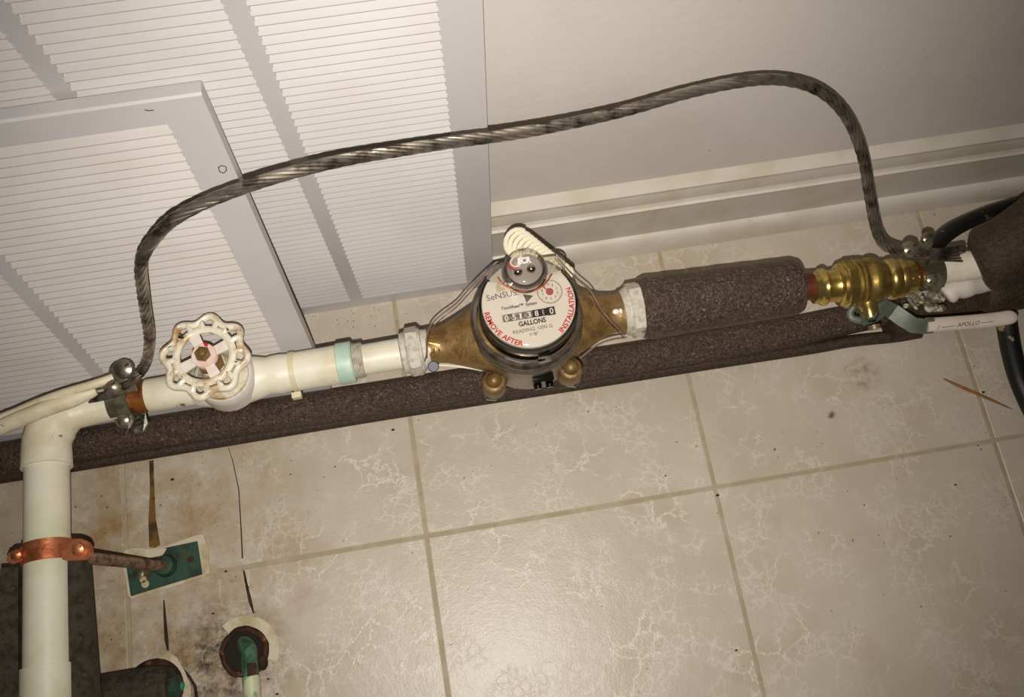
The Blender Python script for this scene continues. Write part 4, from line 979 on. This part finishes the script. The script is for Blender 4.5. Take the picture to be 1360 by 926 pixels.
b = MB(); b.prism([P(215, 872, .0004), P(226, 866, .0004), P(236, 874, .0004), P(246, 892, .0004), P(254, 912, .0004), P(255, 960, .0004), P(225, 960, .0004), P(222, 900, .0004), P(205, 880, .0004)][::-1], (0,0,1), .0016); build('torn_backing', b, 'torn', floor)

# ---- hole with green pipe
t = thing('corroded_pipe', (HOLE.x, HOLE.y, -.001), 'green corroded copper pipe coming out of the rusty floor hole at the bottom', 'pipe')
b = MB(); rg = []
for i in range(40):
    a_ = 2*math.pi*i/40; k_ = 1 + .03*math.sin(5*a_) + .02*math.sin(11*a_); rg.append(Vector((HOLE.x + .0215*k_*math.cos(a_), HOLE.y + .0215*k_*math.sin(a_), .0012 + .002*max(0, math.sin(a_+.3)))))
b.tube(rg, .0030, 9, closed=True); tag(build('rusty_collar', b, 'rust', t))
b = MB(); b.tube(smoothpath([P(322, 852, .012), P(330, 862, .022), P(331, 878, .028), P(333, 900, .030)], 5), [.0055, .0065, .0072, .0076, .0078] + [.0078]*11, 20); build('elbow', b, 'verdigris_light', t)
b = MB(); b.tube(smoothpath([P(333, 899, .030), P(335, 925, .031), P(338, 985, .032)], 4), .0082, 20); build('pipe', b, mat('pale_green_pipe_paint', srgb(198, 200, 160), .5, col2=srgb(132, 152, 112), nscale=90, lo=.5, hi=.62), t)
b = MB(); b.prism([P(328, 881, .037), P(340, 880, .037), P(342, 896, .0385), P(329, 899, .0385)][::-1], (0,0,1), .0012); build('rust_patch', b, 'rust', t)
b = MB(); b.ball(P(349, 880, .006), .0065, 12, 8, (.8, 1.2, .9)); build('rust_lump', b, 'rust', t)
b = MB(); out = []
for i in range(21):
    a_ = math.radians(-25 + 150*i/20); out.append(Vector((HOLE.x + .0345*math.cos(a_), HOLE.y + .0345*math.sin(a_), .0003)))
for i in range(21):
    a_ = math.radians(125 - 150*i/20); out.append(Vector((HOLE.x + .0245*math.cos(a_), HOLE.y + .0245*math.sin(a_), .0003)))
b.add(out + [p + Vector((0,0,.0012)) for p in out], [(i, i+1, 40-i, 41-i)[::-1] for i in range(20)] + [(i+42, i+43, 82-i, 83-i) for i in range(20)] + [(i, (i+1) % 42, (i+1) % 42 + 42, i + 42) for i in range(42)])
build('caulk_ring', b, 'torn', floor)

# ---- straw, grit, small marks
b = MB(); p = [P(1254, 503.5, .0016), P(1272, 512, .002), P(1300, 524, .002), P(1325, 535, .0016), P(1344, 543.5, .0012)]; b.tube(p, [.0010, .0016, .0017, .0013, .0004], 7)
tag(build('straw_splinter', b, 'straw', base=tuple(p[2])), 'thin brown straw splinter lying on the floor tiles near the right edge', 'splinter')
random.seed(11)
b = MB()
spots = [(953, 658, 1.9), (978, 864, 1.5), (1306, 521, 1.8), (1299, 592, .9), (1303, 597, 1), (1269, 644, 1.4), (1148, 671, 1), (1087, 708, .8), (522, 571, 1.8), (300, 759, 1.6), (283, 815, 1.6), (356, 902, 1.4), (368, 922, 1.6), (148, 850, 1), (229, 637, 2), (1167, 711, .8), (386, 630, 1), (445, 620, 1), (430, 634, .8), (884, 632, 1.0), (135, 659, 1)]
for u, v, r in spots:
    q = P(u, v, .0004); b.ball(q, r*mpp(q)*1.1, 8, 5, (1.25, .8, .5))
for i in range(60):
    q = P(random.uniform(120, 330), random.uniform(600, 926), .0003); b.ball(q, random.uniform(.3, .8)*mpp(q), 6, 4, (1, 1, .5))
for i in range(40):
    q = P(random.uniform(380, 560), random.uniform(405, 440), .0003); b.ball(q, random.uniform(.3, .8)*mpp(q), 6, 4, (1, 1, .5))
tag(build('floor_grit', b, 'grit', base=(0,0,0)), 'dark grit and crumbs scattered over the floor tiles', 'grit', kind='stuff')
